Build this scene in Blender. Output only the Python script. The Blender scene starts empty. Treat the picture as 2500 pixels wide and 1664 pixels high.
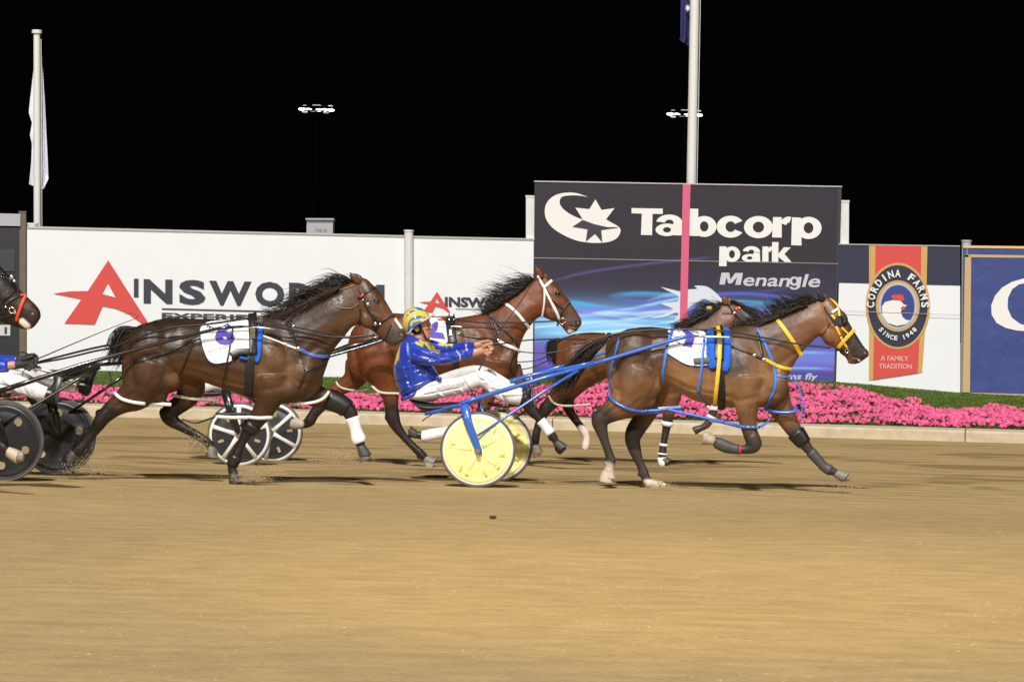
import bpy, bmesh, math, random
import numpy as np
from mathutils import Vector, Matrix
from mathutils.bvhtree import BVHTree
random.seed(7)
rng = np.random.default_rng(7)
SC = bpy.context.scene
COL = SC.collection
# ------------------------------------------------------------------ camera
FPX, CAMH, ROLL = 7400.0, 1.48, math.radians(1.3)
PITCH = math.atan(32 / FPX)
cam_data = bpy.data.cameras.new("camera"); cam = bpy.data.objects.new("camera", cam_data); COL.objects.link(cam)
cam_data.sensor_width = 36; cam_data.lens = FPX / 2500 * 36
cam_data.clip_start = .5; cam_data.clip_end = 3000
CM = Matrix.Rotation(math.pi / 2 - PITCH, 4, 'X') @ Matrix.Rotation(ROLL, 4, 'Z')
cam.matrix_world = Matrix.Translation((0, 0, CAMH)) @ CM
SC.camera = cam
CR, CU, CF = CM.to_3x3().col[0].copy(), CM.to_3x3().col[1].copy(), -CM.to_3x3().col[2]
C0 = Vector((0, 0, CAMH))
# ------------------------------------------------------------------ night sky and floodlight
w = bpy.data.worlds.new("World"); SC.world = w; w.use_nodes = True
bg = w.node_tree.nodes["Background"]; bg.inputs[0].default_value = (.45, .6, .55, 1); bg.inputs[1].default_value = .0012
SC.view_settings.view_transform = 'Standard'; SC.view_settings.look = 'None'; SC.view_settings.exposure = 0
SC.cycles.max_bounces = 6
def lamp(name, kind, loc, aim, energy, color, size, spot=None):
    l = bpy.data.lights.new(name, kind); o = bpy.data.objects.new(name, l); COL.objects.link(o)
    o.location = loc; o.rotation_euler = (Vector(aim) - Vector(loc)).to_track_quat('-Z', 'Y').to_euler()
    l.energy = energy; l.color = color
    if kind == 'SUN': l.angle = math.radians(size)
    else: l.shadow_soft_size = size
    if spot: l.spot_size = math.radians(spot); l.spot_blend = .9
    return o
lamp('unseen_spot', 'SPOT', (-4, -42, 44), (0, 36, 0), 95000, (1, .965, .93), 1.6, 60)
lamp('sun', 'SUN', (-1.2, -8.2, 9.0), (0, 0, 0), 3.7, (1, .965, .93), 1.6)
lamp('unseen_spot', 'SPOT', (-38, -14, 20), (-2, 36, 0), 24000, (1, .96, .92), 1.2, 70)  # unseen spot added at the front left as fill for the shadows
lamp('unseen_spot', 'SPOT', (40, -14, 20), (2, 36, 0), 22000, (1, .96, .92), 1.2, 70)  # its unseen counterpart, added fill from the front right
lamp('unseen_spot', 'SPOT', (1, 3, 12), (1.0, 18.2, 0), 8500, (1, .76, .42), .5, 24)

# ------------------------------------------------------------------ pixel to place
def ray(x, y): return CR * ((x - 1250) / FPX) + CU * ((832 - y) / FPX) + CF
def at(x, y, Y):
    d = ray(x, y); return C0 + d * (Y / d.y)
def ground(x, y, z=0.0):
    d = ray(x, y); return C0 + d * ((z - CAMH) / d.z)
def proj(P):
    P = np.asarray(P) - np.array(C0); f = P @ np.array(CF)
    return 1250 + FPX * (P @ np.array(CR)) / f, 832 - FPX * (P @ np.array(CU)) / f
FR_ = {'A': (1400, 650, .38265), 'C': (200, 640, .38264), 'B': (800, 640, .33163), 'D': (950, 730, .1913), 'H': (970, 740, .0892857),
       'L': (0, 600, .38278), 'T': (1300, 440, .32682), 'R': (2030, 560, .31888), 'W': (0, 500, .42445), 'P': (0, 0, 1.0),
       'Z2': (1900, 680, .15944), 'Z8': (830, 650, .13393), 'Z5': (1580, 750, .15947), 'Z6': (480, 760, .12755)}
def cv(fr, pts):
    a, b, s = FR_[fr]
    out = []
    for p in pts:
        q = (a + p[0] * s, b + p[1] * s)
        if len(p) == 3: q += (p[2] * s,)
        if len(p) > 3: q += (p[2] * s, p[3])
        out.append(q)
    return out
def cvp(fr, pts):   # pairs (x1,y1,x2,y2,hw)
    a, b, s = FR_[fr]
    return [(a + p[0] * s, b + p[1] * s, a + p[2] * s, b + p[3] * s, p[4]) for p in pts]
class Rig:
    def __init__(s, px, Y, yaw=0):
        s.P0 = at(px, 832, Y); s.P0.z = 0; s.Y = Y
        a = math.radians(yaw); s.A = Vector((math.sin(a), math.cos(a), 0)); s.T = Vector((math.cos(a), -math.sin(a), 0))
        s.k = Y / FPX
    def __call__(s, x, y, w=0.0):
        d = ray(x, y); return C0 + d * (((s.P0 - C0).dot(s.A) + w) / d.dot(s.A))
# ------------------------------------------------------------------ materials
MATS = {}
def mat(name, col=(.5, .5, .5), rough=.5, metal=0, spec=.5, bump=0, bscale=40, var=0, vscale=8, attr=False, coat=0, emit=None, sheen=0, wave=None):
    if name in MATS: return MATS[name]
    m = bpy.data.materials.new(name); m.use_nodes = True; nt = m.node_tree; N = nt.nodes; L = nt.links
    p = N["Principled BSDF"]
    p.inputs['Roughness'].default_value = rough; p.inputs['Metallic'].default_value = metal
    p.inputs['Specular IOR Level'].default_value = spec; p.inputs['Coat Weight'].default_value = coat; p.inputs['Coat Roughness'].default_value = .15
    p.inputs['Sheen Weight'].default_value = sheen
    tc = N.new('ShaderNodeTexCoord')
    if attr:
        at_ = N.new('ShaderNodeAttribute'); at_.attribute_name = 'Col'; src = at_.outputs['Color']
    else:
        rgb = N.new('ShaderNodeRGB'); rgb.outputs[0].default_value = (*col, 1); src = rgb.outputs[0]
    if var:
        no = N.new('ShaderNodeTexNoise'); no.inputs['Scale'].default_value = vscale; no.inputs['Detail'].default_value = 5
        L.new(tc.outputs['Object'], no.inputs['Vector'])
        mr = N.new('ShaderNodeMapRange'); mr.inputs['From Min'].default_value = .3; mr.inputs['From Max'].default_value = .7
        mr.inputs['To Min'].default_value = 1 - var; mr.inputs['To Max'].default_value = 1 + var
        L.new(no.outputs['Fac'], mr.inputs['Value'])
        mx = N.new('ShaderNodeVectorMath'); mx.operation = 'SCALE'; L.new(src, mx.inputs[0]); L.new(mr.outputs[0], mx.inputs['Scale']); src = mx.outputs[0]
    L.new(src, p.inputs['Base Color'])
    if bump:
        nb = N.new('ShaderNodeTexNoise'); nb.inputs['Scale'].default_value = bscale; nb.inputs['Detail'].default_value = 6
        L.new(tc.outputs['Object'], nb.inputs['Vector'])
        bp = N.new('ShaderNodeBump'); bp.inputs['Strength'].default_value = 1; bp.inputs['Distance'].default_value = bump
        L.new(nb.outputs['Fac'], bp.inputs['Height']); L.new(bp.outputs[0], p.inputs['Normal'])
    if emit:
        p.inputs['Emission Color'].default_value = (*emit[0], 1); p.inputs['Emission Strength'].default_value = emit[1]
    MATS[name] = m; return m
def lin(r, g, b): return tuple(((v / 255) / 12.92 if v < 10 else (((v / 255) + .055) / 1.055) ** 2.4) for v in (r, g, b))
def coatmat(name, bump=.006):
    m = mat(name, attr=True, rough=.40, spec=.42, var=.26, vscale=4)
    nt = m.node_tree; N = nt.nodes; L = nt.links; p = N["Principled BSDF"]
    tc = N.new('ShaderNodeTexCoord')
    b1 = N.new('ShaderNodeTexNoise'); b1.inputs['Scale'].default_value = 7; b1.inputs['Detail'].default_value = 3; b1.inputs['Distortion'].default_value = .2
    b2 = N.new('ShaderNodeTexNoise'); b2.inputs['Scale'].default_value = 260; b2.inputs['Detail'].default_value = 2
    mp = N.new('ShaderNodeMapping'); mp.inputs['Scale'].default_value = (.4, 1, 1)
    L.new(tc.outputs['Object'], b1.inputs['Vector']); L.new(tc.outputs['Object'], mp.inputs[0]); L.new(mp.outputs[0], b2.inputs['Vector'])
    u1 = N.new('ShaderNodeBump'); u1.inputs['Distance'].default_value = .035; u1.inputs['Strength'].default_value = .32
    u2 = N.new('ShaderNodeBump'); u2.inputs['Distance'].default_value = .0012; u2.inputs['Strength'].default_value = .7
    L.new(b1.outputs['Fac'], u1.inputs['Height']); L.new(b2.outputs['Fac'], u2.inputs['Height']); L.new(u1.outputs[0], u2.inputs['Normal'])
    L.new(u2.outputs[0], p.inputs['Normal'])
    rn = N.new('ShaderNodeTexNoise'); rn.inputs['Scale'].default_value = 9; rn.inputs['Detail'].default_value = 6; L.new(tc.outputs['Object'], rn.inputs['Vector'])
    rr = N.new('ShaderNodeMapRange'); rr.inputs['From Min'].default_value = .35; rr.inputs['From Max'].default_value = .65; rr.inputs['To Min'].default_value = .36; rr.inputs['To Max'].default_value = .54; L.new(rn.outputs['Fac'], rr.inputs['Value']); L.new(rr.outputs[0], p.inputs['Roughness'])
    return m
BLACKL = mat('black_leather', (.016, .015, .015), .38, spec=.5)
BLACKP = mat('black_paint', (.012, .012, .013), .25, coat=.5)
SILVER = mat('polished_metal', (.75, .73, .68), .25, 1)
BLUEP = mat('blue_paint', (.035, .13, .52), .3, coat=.4, var=.1, vscale=4)
BLUES = mat('blue_webbing', (.04, .19, .70), .55)
BLUEF = mat('blue_fleece', (.02, .13, .62), .95, bump=.012, bscale=90, var=.3, vscale=60)
YELS = mat('yellow_webbing', (.80, .50, .03), .5, var=.08, vscale=30)
WHITES = mat('white_webbing', (.78, .76, .70), .5, var=.06, vscale=30)
CREAM = mat('cream_strap', (.62, .56, .42), .5, var=.1, vscale=30)
WHITEC = mat('white_cloth', (.78, .77, .78), .8, bump=.006, bscale=9, var=.05, vscale=6)
BOOT = mat('grey_boot', (.06, .058, .06), .55, var=.15)
REDP = mat('red_piping', (.5, .03, .03), .6)
REDS = mat('red_webbing', (.62, .05, .02), .5)
PURPLE = mat('purple_print', (.09, .06, .42), .7)
RUBBER = mat('tyre_rubber', (.11, .10, .09), .75, var=.2)
HAIR = mat('dark_hair', (.018, .013, .010), .42, spec=.6, var=.4, vscale=20)
HAIRB = mat('brown_hair', (.04, .022, .014), .45, spec=.5, var=.4, vscale=20)
SKIN = mat('skin', (.50, .245, .15), .45, var=.12, vscale=30, bump=.001, bscale=200)
EYE = mat('dark_eye', (.006, .004, .003), .05, coat=1)
# ------------------------------------------------------------------ objects
ORG = {}
def mesh_obj(name, V, F, mats, parent=None, loc=None, smooth=False, mi=None, col=None):
    if not isinstance(mats, (list, tuple)): mats = [mats]
    o0 = ORG[parent.name] if parent else (Vector(loc) if loc is not None else Vector((0, 0, 0)))
    V = np.array([tuple(v) for v in V], dtype=float).reshape(-1, 3) - np.array(o0)
    me = bpy.data.meshes.new(name); me.from_pydata(V.tolist(), [], [tuple(f) for f in F])
    for m in mats: me.materials.append(m)
    if mi is not None: me.polygons.foreach_set('material_index', mi)
    if smooth: me.polygons.foreach_set('use_smooth', [True] * len(me.polygons))
    if col is not None:
        a = me.color_attributes.new('Col', 'FLOAT_COLOR', 'POINT')
        a.data.foreach_set('color', np.concatenate([col, np.ones((len(col), 1))], 1).ravel())
    me.update()
    o = bpy.data.objects.new(name, me); COL.objects.link(o)
    ORG[o.name] = o0
    if parent: o.parent = parent
    else: o.location = o0
    return o
def thing(name, loc, label, cat, group=None):
    o = bpy.data.objects.new(name, None); COL.objects.link(o); o.location = loc; ORG[o.name] = Vector(loc)
    o.empty_display_size = .1
    return tag(o, label, cat, group)
def tag(o, label, cat, group=None, kind=None):
    if label: o['label'] = label
    if cat: o['category'] = cat
    if group: o['group'] = group
    if kind: o['kind'] = kind
    return o
def cat_rom(P, k=4):
    P = [np.asarray(p, float) for p in P]
    if len(P) < 3: return [P[0] + (P[-1] - P[0]) * t / k for t in range(k + 1)]
    Q = [2 * P[0] - P[1]] + P + [2 * P[-1] - P[-2]]; out = []
    for i in range(1, len(Q) - 2):
        a, b, c, d = Q[i - 1:i + 3]
        for j in range(k):
            t = j / k
            out.append(.5 * ((2 * b) + (c - a) * t + (2 * a - 5 * b + 4 * c - d) * t * t + (3 * b - a - 3 * c + d) * t ** 3))
    out.append(P[-1]); return out
class MB:
    def __init__(s): s.V = []; s.F = []; s.mi = []
    def add(s, V, F, m=0):
        o = len(s.V); s.V += [Vector(v) for v in V]; s.F += [tuple(i + o for i in f) for f in F]; s.mi += [m] * len(F); return s
    def rings(s, R, m=0, cap=True, closed=False):
        n = len(R[0]); V = [v for r in R for v in r]; F = []
        k = len(R)
        for i in range(k if closed else k - 1):
            for j in range(n):
                a, b = i * n + j, i * n + (j + 1) % n; c, d = ((i + 1) % k) * n + (j + 1) % n, ((i + 1) % k) * n + j
                F.append((a, b, c, d))
        if cap and not closed: F += [tuple(range(n))[::-1], tuple((k - 1) * n + j for j in range(n))]
        return s.add(V, F, m)
    def tube(s, P, r, n=8, m=0, closed=False, flat=1.0, up=None):
        P = [Vector(p) for p in P]; R = []
        k = len(P); pu = None
        for i in range(k):
            t = (P[(i + 1) % k] - P[i - 1]) if closed else P[min(i + 1, k - 1)] - P[max(i - 1, 0)]
            if t.length < 1e-9: t = Vector((1, 0, 0))
            t.normalize(); u0 = up or pu or (Vector((0, 0, 1)) if abs(t.z) < .9 else Vector((0, 1, 0)))
            a = (u0 - t * u0.dot(t)); a.normalize(); b = t.cross(a); pu = a
            rr = r[i] if hasattr(r, '__len__') else r
            R.append([P[i] + a * (rr * math.cos(q)) + b * (rr * flat * math.sin(q)) for q in (2 * math.pi * j / n for j in range(n))])
        return s.rings(R, m, True, closed)
    def ell(s, c, a, b, d, m=0, nu=16, nv=10):
        c, a, b, d = map(Vector, (c, a, b, d)); R = []
        for i in range(1, nv):
            p = math.pi * i / nv
            R.append([c + a * math.cos(p) + (b * math.cos(q) + d * math.sin(q)) * math.sin(p) for q in (2 * math.pi * j / nu for j in range(nu))])
        return s.rings(R, m)
    def prism(s, P, off, m=0):
        n = len(P); P = [Vector(p) for p in P]; off = Vector(off)
        F = [tuple(range(n)), tuple(range(2 * n - 1, n - 1, -1))] + [(i, i + n, (i + 1) % n + n, (i + 1) % n) for i in range(n)]
        return s.add(P + [p + off for p in P], F, m)
    def obox(s, c, x, y, z, m=0):
        c, x, y, z = map(Vector, (c, x, y, z))
        return s.prism([c - x - y - z, c + x - y - z, c + x - y + z, c - x - y + z], y * 2, m)
    def ring(s, c, u, v, r, tr, m=0, n=32, k=8):
        c, u, v = map(Vector, (c, u, v))
        return s.tube([c + u * (r * math.cos(q)) + v * (r * math.sin(q)) for q in (2 * math.pi * j / n for j in range(n))], tr, k, m, closed=True)
    def poly(s, P, m=0): return s.add(P, [tuple(range(len(P)))], m)
    def obj(s, name, mats, parent=None, loc=None, smooth=False):
        return mesh_obj(name, s.V, s.F, mats, parent, loc, smooth, s.mi)
def loft_pairs(mb, rig, st, w=0, k=4, n=20, egg=.12, wcap=True):
    for sp in [cat_rom(st, k)]:
        R = []
        for (x1, y1, x2, y2, hw) in sp:
            p, q = rig(x1, y1, w), rig(x2, y2, w); c = (p + q) / 2; a = (p - q) / 2; b = rig.A * max(hw, .01)
            R.append([c + a * math.cos(t) + b * (math.sin(t) * (1 - egg * math.cos(t))) for t in (2 * math.pi * j / n for j in range(n))])
        mb.rings(R)
def leg_path(rig, st, w=0, k=3, grow=0, a0=0, a1=1e9, ratio=.82):
    S = [(p[0], p[1], p[2], (p[3] if len(p) > 3 else w)) for p in st]
    sp = cat_rom(S, k); sp = [q for i, q in enumerate(sp) if a0 * k <= i <= a1 * k]
    C = [rig(q[0], q[1], q[3]) for q in sp]; R = []
    for i, q in enumerate(sp):
        t = (C[min(i + 1, len(C) - 1)] - C[max(i - 1, 0)]).normalized(); a = rig.A.cross(t).normalized()
        r = q[2] * rig.k + grow
        R.append([C[i] + a * (r * math.cos(u)) + rig.A * (r * ratio * math.sin(u)) for u in (2 * math.pi * j / 14 for j in range(14))])
    return R
def remesh(mb, voxel, smooth=6, fac=.5):
    me = bpy.data.meshes.new('tmp'); me.from_pydata([tuple(v) for v in mb.V], [], mb.F)
    bm = bmesh.new(); bm.from_mesh(me); bmesh.ops.recalc_face_normals(bm, faces=bm.faces); bm.to_mesh(me); bm.free()
    o = bpy.data.objects.new('tmp', me); COL.objects.link(o)
    r = o.modifiers.new('r', 'REMESH'); r.mode = 'VOXEL'; r.voxel_size = voxel
    if smooth:
        s = o.modifiers.new('s', 'SMOOTH'); s.factor = fac; s.iterations = smooth
    dg = bpy.context.evaluated_depsgraph_get(); dg.update()
    e = o.evaluated_get(dg).to_mesh()
    V = np.zeros(len(e.vertices) * 3); e.vertices.foreach_get('co', V); V = V.reshape(-1, 3)
    F = [tuple(p.vertices) for p in e.polygons]
    o.evaluated_get(dg).to_mesh_clear(); bpy.data.objects.remove(o); bpy.data.meshes.remove(me)
    return V, F
def wsmooth(V, F, it, wfun):
    E = np.array([(f[i], f[(i + 1) % len(f)]) for f in F for i in range(len(f))]); n = len(V)
    deg = np.bincount(E[:, 0], minlength=n) + np.bincount(E[:, 1], minlength=n); deg = np.maximum(deg, 1)[:, None]
    wt = wfun(V)[:, None]
    for k in range(it):
        S = np.stack([np.bincount(E[:, 0], V[E[:, 1], c], n) + np.bincount(E[:, 1], V[E[:, 0], c], n) for c in range(3)], 1) / deg
        V = V + (S - V) * wt * .6
    return V
class Surf:
    """a body surface on which straps and cloths are laid"""
    def __init__(s, V, F): s.t = BVHTree.FromPolygons([tuple(v) for v in V], F)
    def hit(s, rig, x, y, w, wmax=9, wmin=-9):
        d = ray(x, y).normalized(); o = C0.copy()
        for _ in range(3):
            h = s.t.ray_cast(o, d)
            if h[0] is None: break
            ww = (h[0] - rig.P0).dot(rig.A)
            if ww < wmax and ww > wmin: return h[0], (h[1] if h[1].dot(d) < 0 else -h[1]), True
            o = h[0] + d * .004
        return rig(x, y, w), -d, False
def resample(pts, step):
    pts = [np.asarray(p, float) for p in pts]
    sp = cat_rom(pts, 12) if len(pts) > 2 else [pts[0] + (pts[1] - pts[0]) * t / 24 for t in range(25)]
    L = np.concatenate([[0], np.cumsum([np.linalg.norm(sp[i + 1] - sp[i]) for i in range(len(sp) - 1)])]); n = max(2, int(L[-1] / step))
    A = np.array(sp); return [tuple(np.interp(t, L, A[:, k]) for k in range(A.shape[1])) for t in np.linspace(0, L[-1], n + 1)]
def strap(mb, rig, surf, pts, wpx, w=-.2, lift=.004, thick=.006, m=0, smoothn=2, free=False, wmax=0, wmin=-9, wend=None):
    """flat strap of width wpx (photo pixels) laid over a body"""
    P = resample(pts, 4); H = []
    for i, p in enumerate(P):
        ww = w if wend is None else w + (wend - w) * i / (len(P) - 1)
        H.append((rig(p[0], p[1], ww), -ray(p[0], p[1]).normalized(), False) if free or surf is None else surf.hit(rig, p[0], p[1], ww, wmax, wmin))
    # off the body: keep the nearest on-body distance
    W = [(h[0] - rig.P0).dot(rig.A) if h[2] else None for h in H]
    if not free and any(x is not None for x in W):
        idx = [i for i, x in enumerate(W) if x is not None]
        for i, x in enumerate(W):
            if x is None:
                j = min(idx, key=lambda q: abs(q - i)); H[i] = (rig(P[i][0], P[i][1], W[j]), H[i][1], False)
    C = [h[0] + h[1] * lift for h in H]; N = [h[1].copy() for h in H]
    for _ in range(smoothn):
        C = [C[0]] + [(C[i - 1] + C[i] * 2 + C[i + 1]) / 4 for i in range(1, len(C) - 1)] + [C[-1]]
        N = [N[0]] + [(N[i - 1] + N[i] * 2 + N[i + 1]).normalized() for i in range(1, len(N) - 1)] + [N[-1]]
    hw = wpx * rig.k / 2; R = []
    for i in range(len(C)):
        t = (C[min(i + 1, len(C) - 1)] - C[max(i - 1, 0)]).normalized(); s_ = N[i].cross(t).normalized(); n = t.cross(s_).normalized()
        if n.dot(N[i]) < 0: n = -n
        e = thick * .35
        R.append([C[i] - s_ * hw, C[i] - s_ * hw + n * (thick - e), C[i] - s_ * hw * .85 + n * thick, C[i] + s_ * hw * .85 + n * thick, C[i] + s_ * hw + n * (thick - e), C[i] + s_ * hw])
    mb.rings(R, m)
def cord(mb, rig, surf, pts, rpx, w=-.2, m=0, free=False, wmax=0, wend=None, n=8):
    P = resample(pts, 5); C = []
    for i, p in enumerate(P):
        ww = w if wend is None else w + (wend - w) * i / (len(P) - 1)
        if free: C.append(rig(p[0], p[1], ww))
        else:
            h = surf.hit(rig, p[0], p[1], ww, wmax); C.append(h[0] + h[1] * rpx * rig.k * .7)
    for _ in range(3): C = [C[0]] + [(C[i - 1] + C[i] * 2 + C[i + 1]) / 4 for i in range(1, len(C) - 1)] + [C[-1]]
    mb.tube(C, rpx * rig.k, n, m)
def patch(mb, rig, surf, poly, lift, w=-.2, m=0, cuts=3, size=5, wmax=0, thick=0.0):
    """outline (photo px) filled and laid over a body"""
    bm = bmesh.new(); vs = [bm.verts.new((x, y, 0)) for x, y in poly]; bm.faces.new(vs)
    bmesh.ops.triangulate(bm, faces=bm.faces)
    for _ in range(7):
        es = [e for e in bm.edges if e.calc_length() > size]
        if not es: break
        bmesh.ops.subdivide_edges(bm, edges=es, cuts=1); bmesh.ops.triangulate(bm, faces=[f for f in bm.faces if len(f.verts) > 3])
    bm.verts.index_update(); V = []
    for v in bm.verts:
        h = surf.hit(rig, v.co.x, v.co.y, w, wmax); V.append(h[0] + h[1] * lift)
    if surf:
        W = [(p - rig.P0).dot(rig.A) for p in V]
        nb = [[e.other_vert(v).index for e in v.link_edges] for v in bm.verts]
        for _ in range(4): W = [(W[i] + sum(W[j] for j in nb[i]) / max(1, len(nb[i]))) / 2 for i in range(len(W))]
        V = [rig(v.co.x, v.co.y, W[i]) for i, v in enumerate(bm.verts)]
    F = [tuple(v.index for v in f.verts) for f in bm.faces]; nB = [(e.verts[0].index, e.verts[1].index) for e in bm.edges if e.is_boundary]
    bm.free()
    if thick:
        n = len(V); V2 = V + [p + rig.A * thick for p in V]
        F2 = F + [tuple(i + n for i in f[::-1]) for f in F] + [(a, b, b + n, a + n) for a, b in nB]
        mb.add(V2, F2, m)
    else: mb.add(V, F, m)
    return V, F
def text2d(s, x0, x1, yb, ycap, slope=0, shear=0, bold=.02, fr='P', single=False):
    """glyph outlines as triangles in photo px: x0..x1 wide, baseline yb, capitals reach ycap"""
    def get(t, bold):
        c = bpy.data.curves.new('t', 'FONT'); c.body = t; c.offset = bold; c.resolution_u = 3; c.fill_mode = 'FRONT'
        o = bpy.data.objects.new('t', c); COL.objects.link(o); dg = bpy.context.evaluated_depsgraph_get(); dg.update()
        me = o.evaluated_get(dg).to_mesh(); V = np.array([tuple(v.co) for v in me.vertices]); F = [tuple(p.vertices) for p in me.polygons]
        o.evaluated_get(dg).to_mesh_clear(); bpy.data.objects.remove(o); bpy.data.curves.remove(c); return V, F
    V, F = get(s, bold); H, _ = get('H', bold); cap = H[:, 1].max() + 0
    xa, xb = V[:, 0].min(), V[:, 0].max(); y = (V[:, 1]) / cap
    X = x0 + (V[:, 0] - xa) / (xb - xa) * (x1 - x0) + shear * y * (yb - ycap); Yp = yb - y * (yb - ycap) + slope * (X - x0)
    if fr != 'P':
        a, b, sc = FR_[fr]; X = a + X * sc; Yp = b + Yp * sc
    return list(zip(X, Yp)), F
def hair(mb, rig, guides, n, r=.004, jit=4, wj=.05, w0=0, k=8, m=0, wflow=0, fr=None, seed=1):
    g = [resample(q, 1e9) if False else [tuple(np.interp(t, np.linspace(0, 1, len(q)), [p[c] for p in q]) for c in (0, 1)) for t in np.linspace(0, 1, 5)] for q in guides]
    R = np.random.default_rng(seed)
    for _ in range(n):
        f = R.random() * (len(g) - 1); i = min(int(f), len(g) - 2); t = f - i
        j1 = R.normal(0, 1, 2) * jit; L = .55 + .5 * R.random(); ww = w0 + R.normal(0, wj * .4); dw = R.normal(0, wj) + wflow
        ph = R.random() * 6.3; P = []
        for q in range(5):
            a = np.array(g[i][q]) * (1 - t) + np.array(g[i + 1][q]) * t; u = q / 4 * L
            # shorten along the guide
            qq = q * L; q0 = min(int(qq), 3); fr_ = qq - q0
            a = (np.array(g[i][q0]) * (1 - fr_) + np.array(g[i][q0 + 1]) * fr_) * (1 - t) + (np.array(g[i + 1][q0]) * (1 - fr_) + np.array(g[i + 1][q0 + 1]) * fr_) * t
            a = a + j1 * u * 1.6 + np.array([0, math.sin(ph + u * 5) * jit * .5 * u])
            P.append((a[0], a[1], ww + dw * u))
        S = cat_rom(P, 3); C = [rig(*q) for q in S]; m_ = len(C) - 1
        mb.tube(C, [r * (1 - .92 * (c / m_) ** 1.5) for c in range(m_ + 1)], 3, m)
# ------------------------------------------------------------------ track, kerb, lawn
def sandmat():
    m = bpy.data.materials.new('track_sand'); m.use_nodes = True; nt = m.node_tree; N = nt.nodes; L = nt.links; p = N["Principled BSDF"]
    p.inputs['Roughness'].default_value = .9; p.inputs['Specular IOR Level'].default_value = .15
    tc = N.new('ShaderNodeTexCoord'); mp = N.new('ShaderNodeMapping'); mp.inputs['Scale'].default_value = (.55, 1, 1); mp.inputs['Rotation'].default_value = (0, 0, math.radians(6)); L.new(tc.outputs['Object'], mp.inputs[0])
    def noise(s, d, vec=mp.outputs[0], dist=0):
        n = N.new('ShaderNodeTexNoise'); n.inputs['Scale'].default_value = s; n.inputs['Detail'].default_value = d; n.inputs['Distortion'].default_value = dist; L.new(vec, n.inputs['Vector']); return n.outputs['Fac']
    def ramp(f, stops):
        r = N.new('ShaderNodeValToRGB'); r.color_ramp.elements[0].position = stops[0][0]; r.color_ramp.elements[0].color = (*stops[0][1], 1)
        r.color_ramp.elements[1].position = stops[-1][0]; r.color_ramp.elements[1].color = (*stops[-1][1], 1)
        for q, c in stops[1:-1]: e = r.color_ramp.elements.new(q); e.color = (*c, 1)
        L.new(f, r.inputs[0]); return r.outputs[0]
    def mul(a, b, f=1):
        x = N.new('ShaderNodeMix'); x.data_type = 'RGBA'; x.blend_type = 'MULTIPLY'; x.inputs['Factor'].default_value = f; L.new(a, x.inputs['A']); L.new(b, x.inputs['B']); return x.outputs['Result']
    base = ramp(noise(.35, 4), [(.3, (.375, .267, .122)), (.7, (.435, .308, .142))])
    mid = ramp(noise(5, 5, dist=.4), [(.3, (.86, .86, .86)), (.7, (1.08, 1.08, 1.08))])
    fine = ramp(noise(42, 4), [(.3, (.84, .84, .85)), (.5, (1, 1, 1)), (.74, (1.16, 1.14, 1.1))])
    c = mul(mul(base, mid), fine)
    # churned sand along the racing line, darker brown in noise patches
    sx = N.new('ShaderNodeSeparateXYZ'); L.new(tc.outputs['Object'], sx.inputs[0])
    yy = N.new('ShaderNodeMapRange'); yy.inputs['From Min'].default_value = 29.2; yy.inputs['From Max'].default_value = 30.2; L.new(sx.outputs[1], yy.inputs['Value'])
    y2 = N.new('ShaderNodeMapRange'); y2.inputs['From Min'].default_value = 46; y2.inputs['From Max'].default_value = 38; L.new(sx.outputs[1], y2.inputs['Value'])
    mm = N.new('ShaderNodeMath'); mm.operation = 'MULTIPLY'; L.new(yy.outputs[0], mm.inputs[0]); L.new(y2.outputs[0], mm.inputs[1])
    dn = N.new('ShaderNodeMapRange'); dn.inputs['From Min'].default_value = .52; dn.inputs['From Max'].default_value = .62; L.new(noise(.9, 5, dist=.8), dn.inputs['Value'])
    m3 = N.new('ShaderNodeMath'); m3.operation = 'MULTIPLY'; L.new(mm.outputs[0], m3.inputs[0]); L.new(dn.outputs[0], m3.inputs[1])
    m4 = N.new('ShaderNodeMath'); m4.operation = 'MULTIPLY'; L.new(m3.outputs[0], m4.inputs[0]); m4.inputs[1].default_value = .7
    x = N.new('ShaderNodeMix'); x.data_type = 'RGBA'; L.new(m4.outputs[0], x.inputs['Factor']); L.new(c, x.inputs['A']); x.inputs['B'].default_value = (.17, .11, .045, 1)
    L.new(x.outputs['Result'], p.inputs['Base Color'])
    b1 = N.new('ShaderNodeBump'); b1.inputs['Distance'].default_value = .035; b1.inputs['Strength'].default_value = .6; L.new(noise(3.2, 6), b1.inputs['Height'])
    b2 = N.new('ShaderNodeBump'); b2.inputs['Distance'].default_value = .008; b2.inputs['Strength'].default_value = .8; L.new(noise(40, 5), b2.inputs['Height']); L.new(b1.outputs[0], b2.inputs['Normal'])
    vo = N.new('ShaderNodeTexVoronoi'); vo.inputs['Scale'].default_value = 3.6; L.new(mp.outputs[0], vo.inputs['Vector'])
    ya = N.new('ShaderNodeMapRange'); ya.inputs['From Min'].default_value = 26.2; ya.inputs['From Max'].default_value = 28.5; L.new(sx.outputs[1], ya.inputs['Value'])
    mq = N.new('ShaderNodeMath'); mq.operation = 'MULTIPLY'; L.new(ya.outputs[0], mq.inputs[0]); L.new(y2.outputs[0], mq.inputs[1])
    b3 = N.new('ShaderNodeBump'); b3.inputs['Distance'].default_value = .05; L.new(mq.outputs[0], b3.inputs['Strength']); L.new(vo.outputs['Distance'], b3.inputs['Height']); L.new(b2.outputs[0], b3.inputs['Normal'])
    L.new(b3.outputs[0], p.inputs['Normal']); return m
tag(mesh_obj('track', [(-500, -60, 0), (500, -60, 0), (500, 900, 0), (-500, 900, 0)], [(0, 1, 2, 3)], sandmat()), 'tan sand harness racing track', None, kind='structure')
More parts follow.
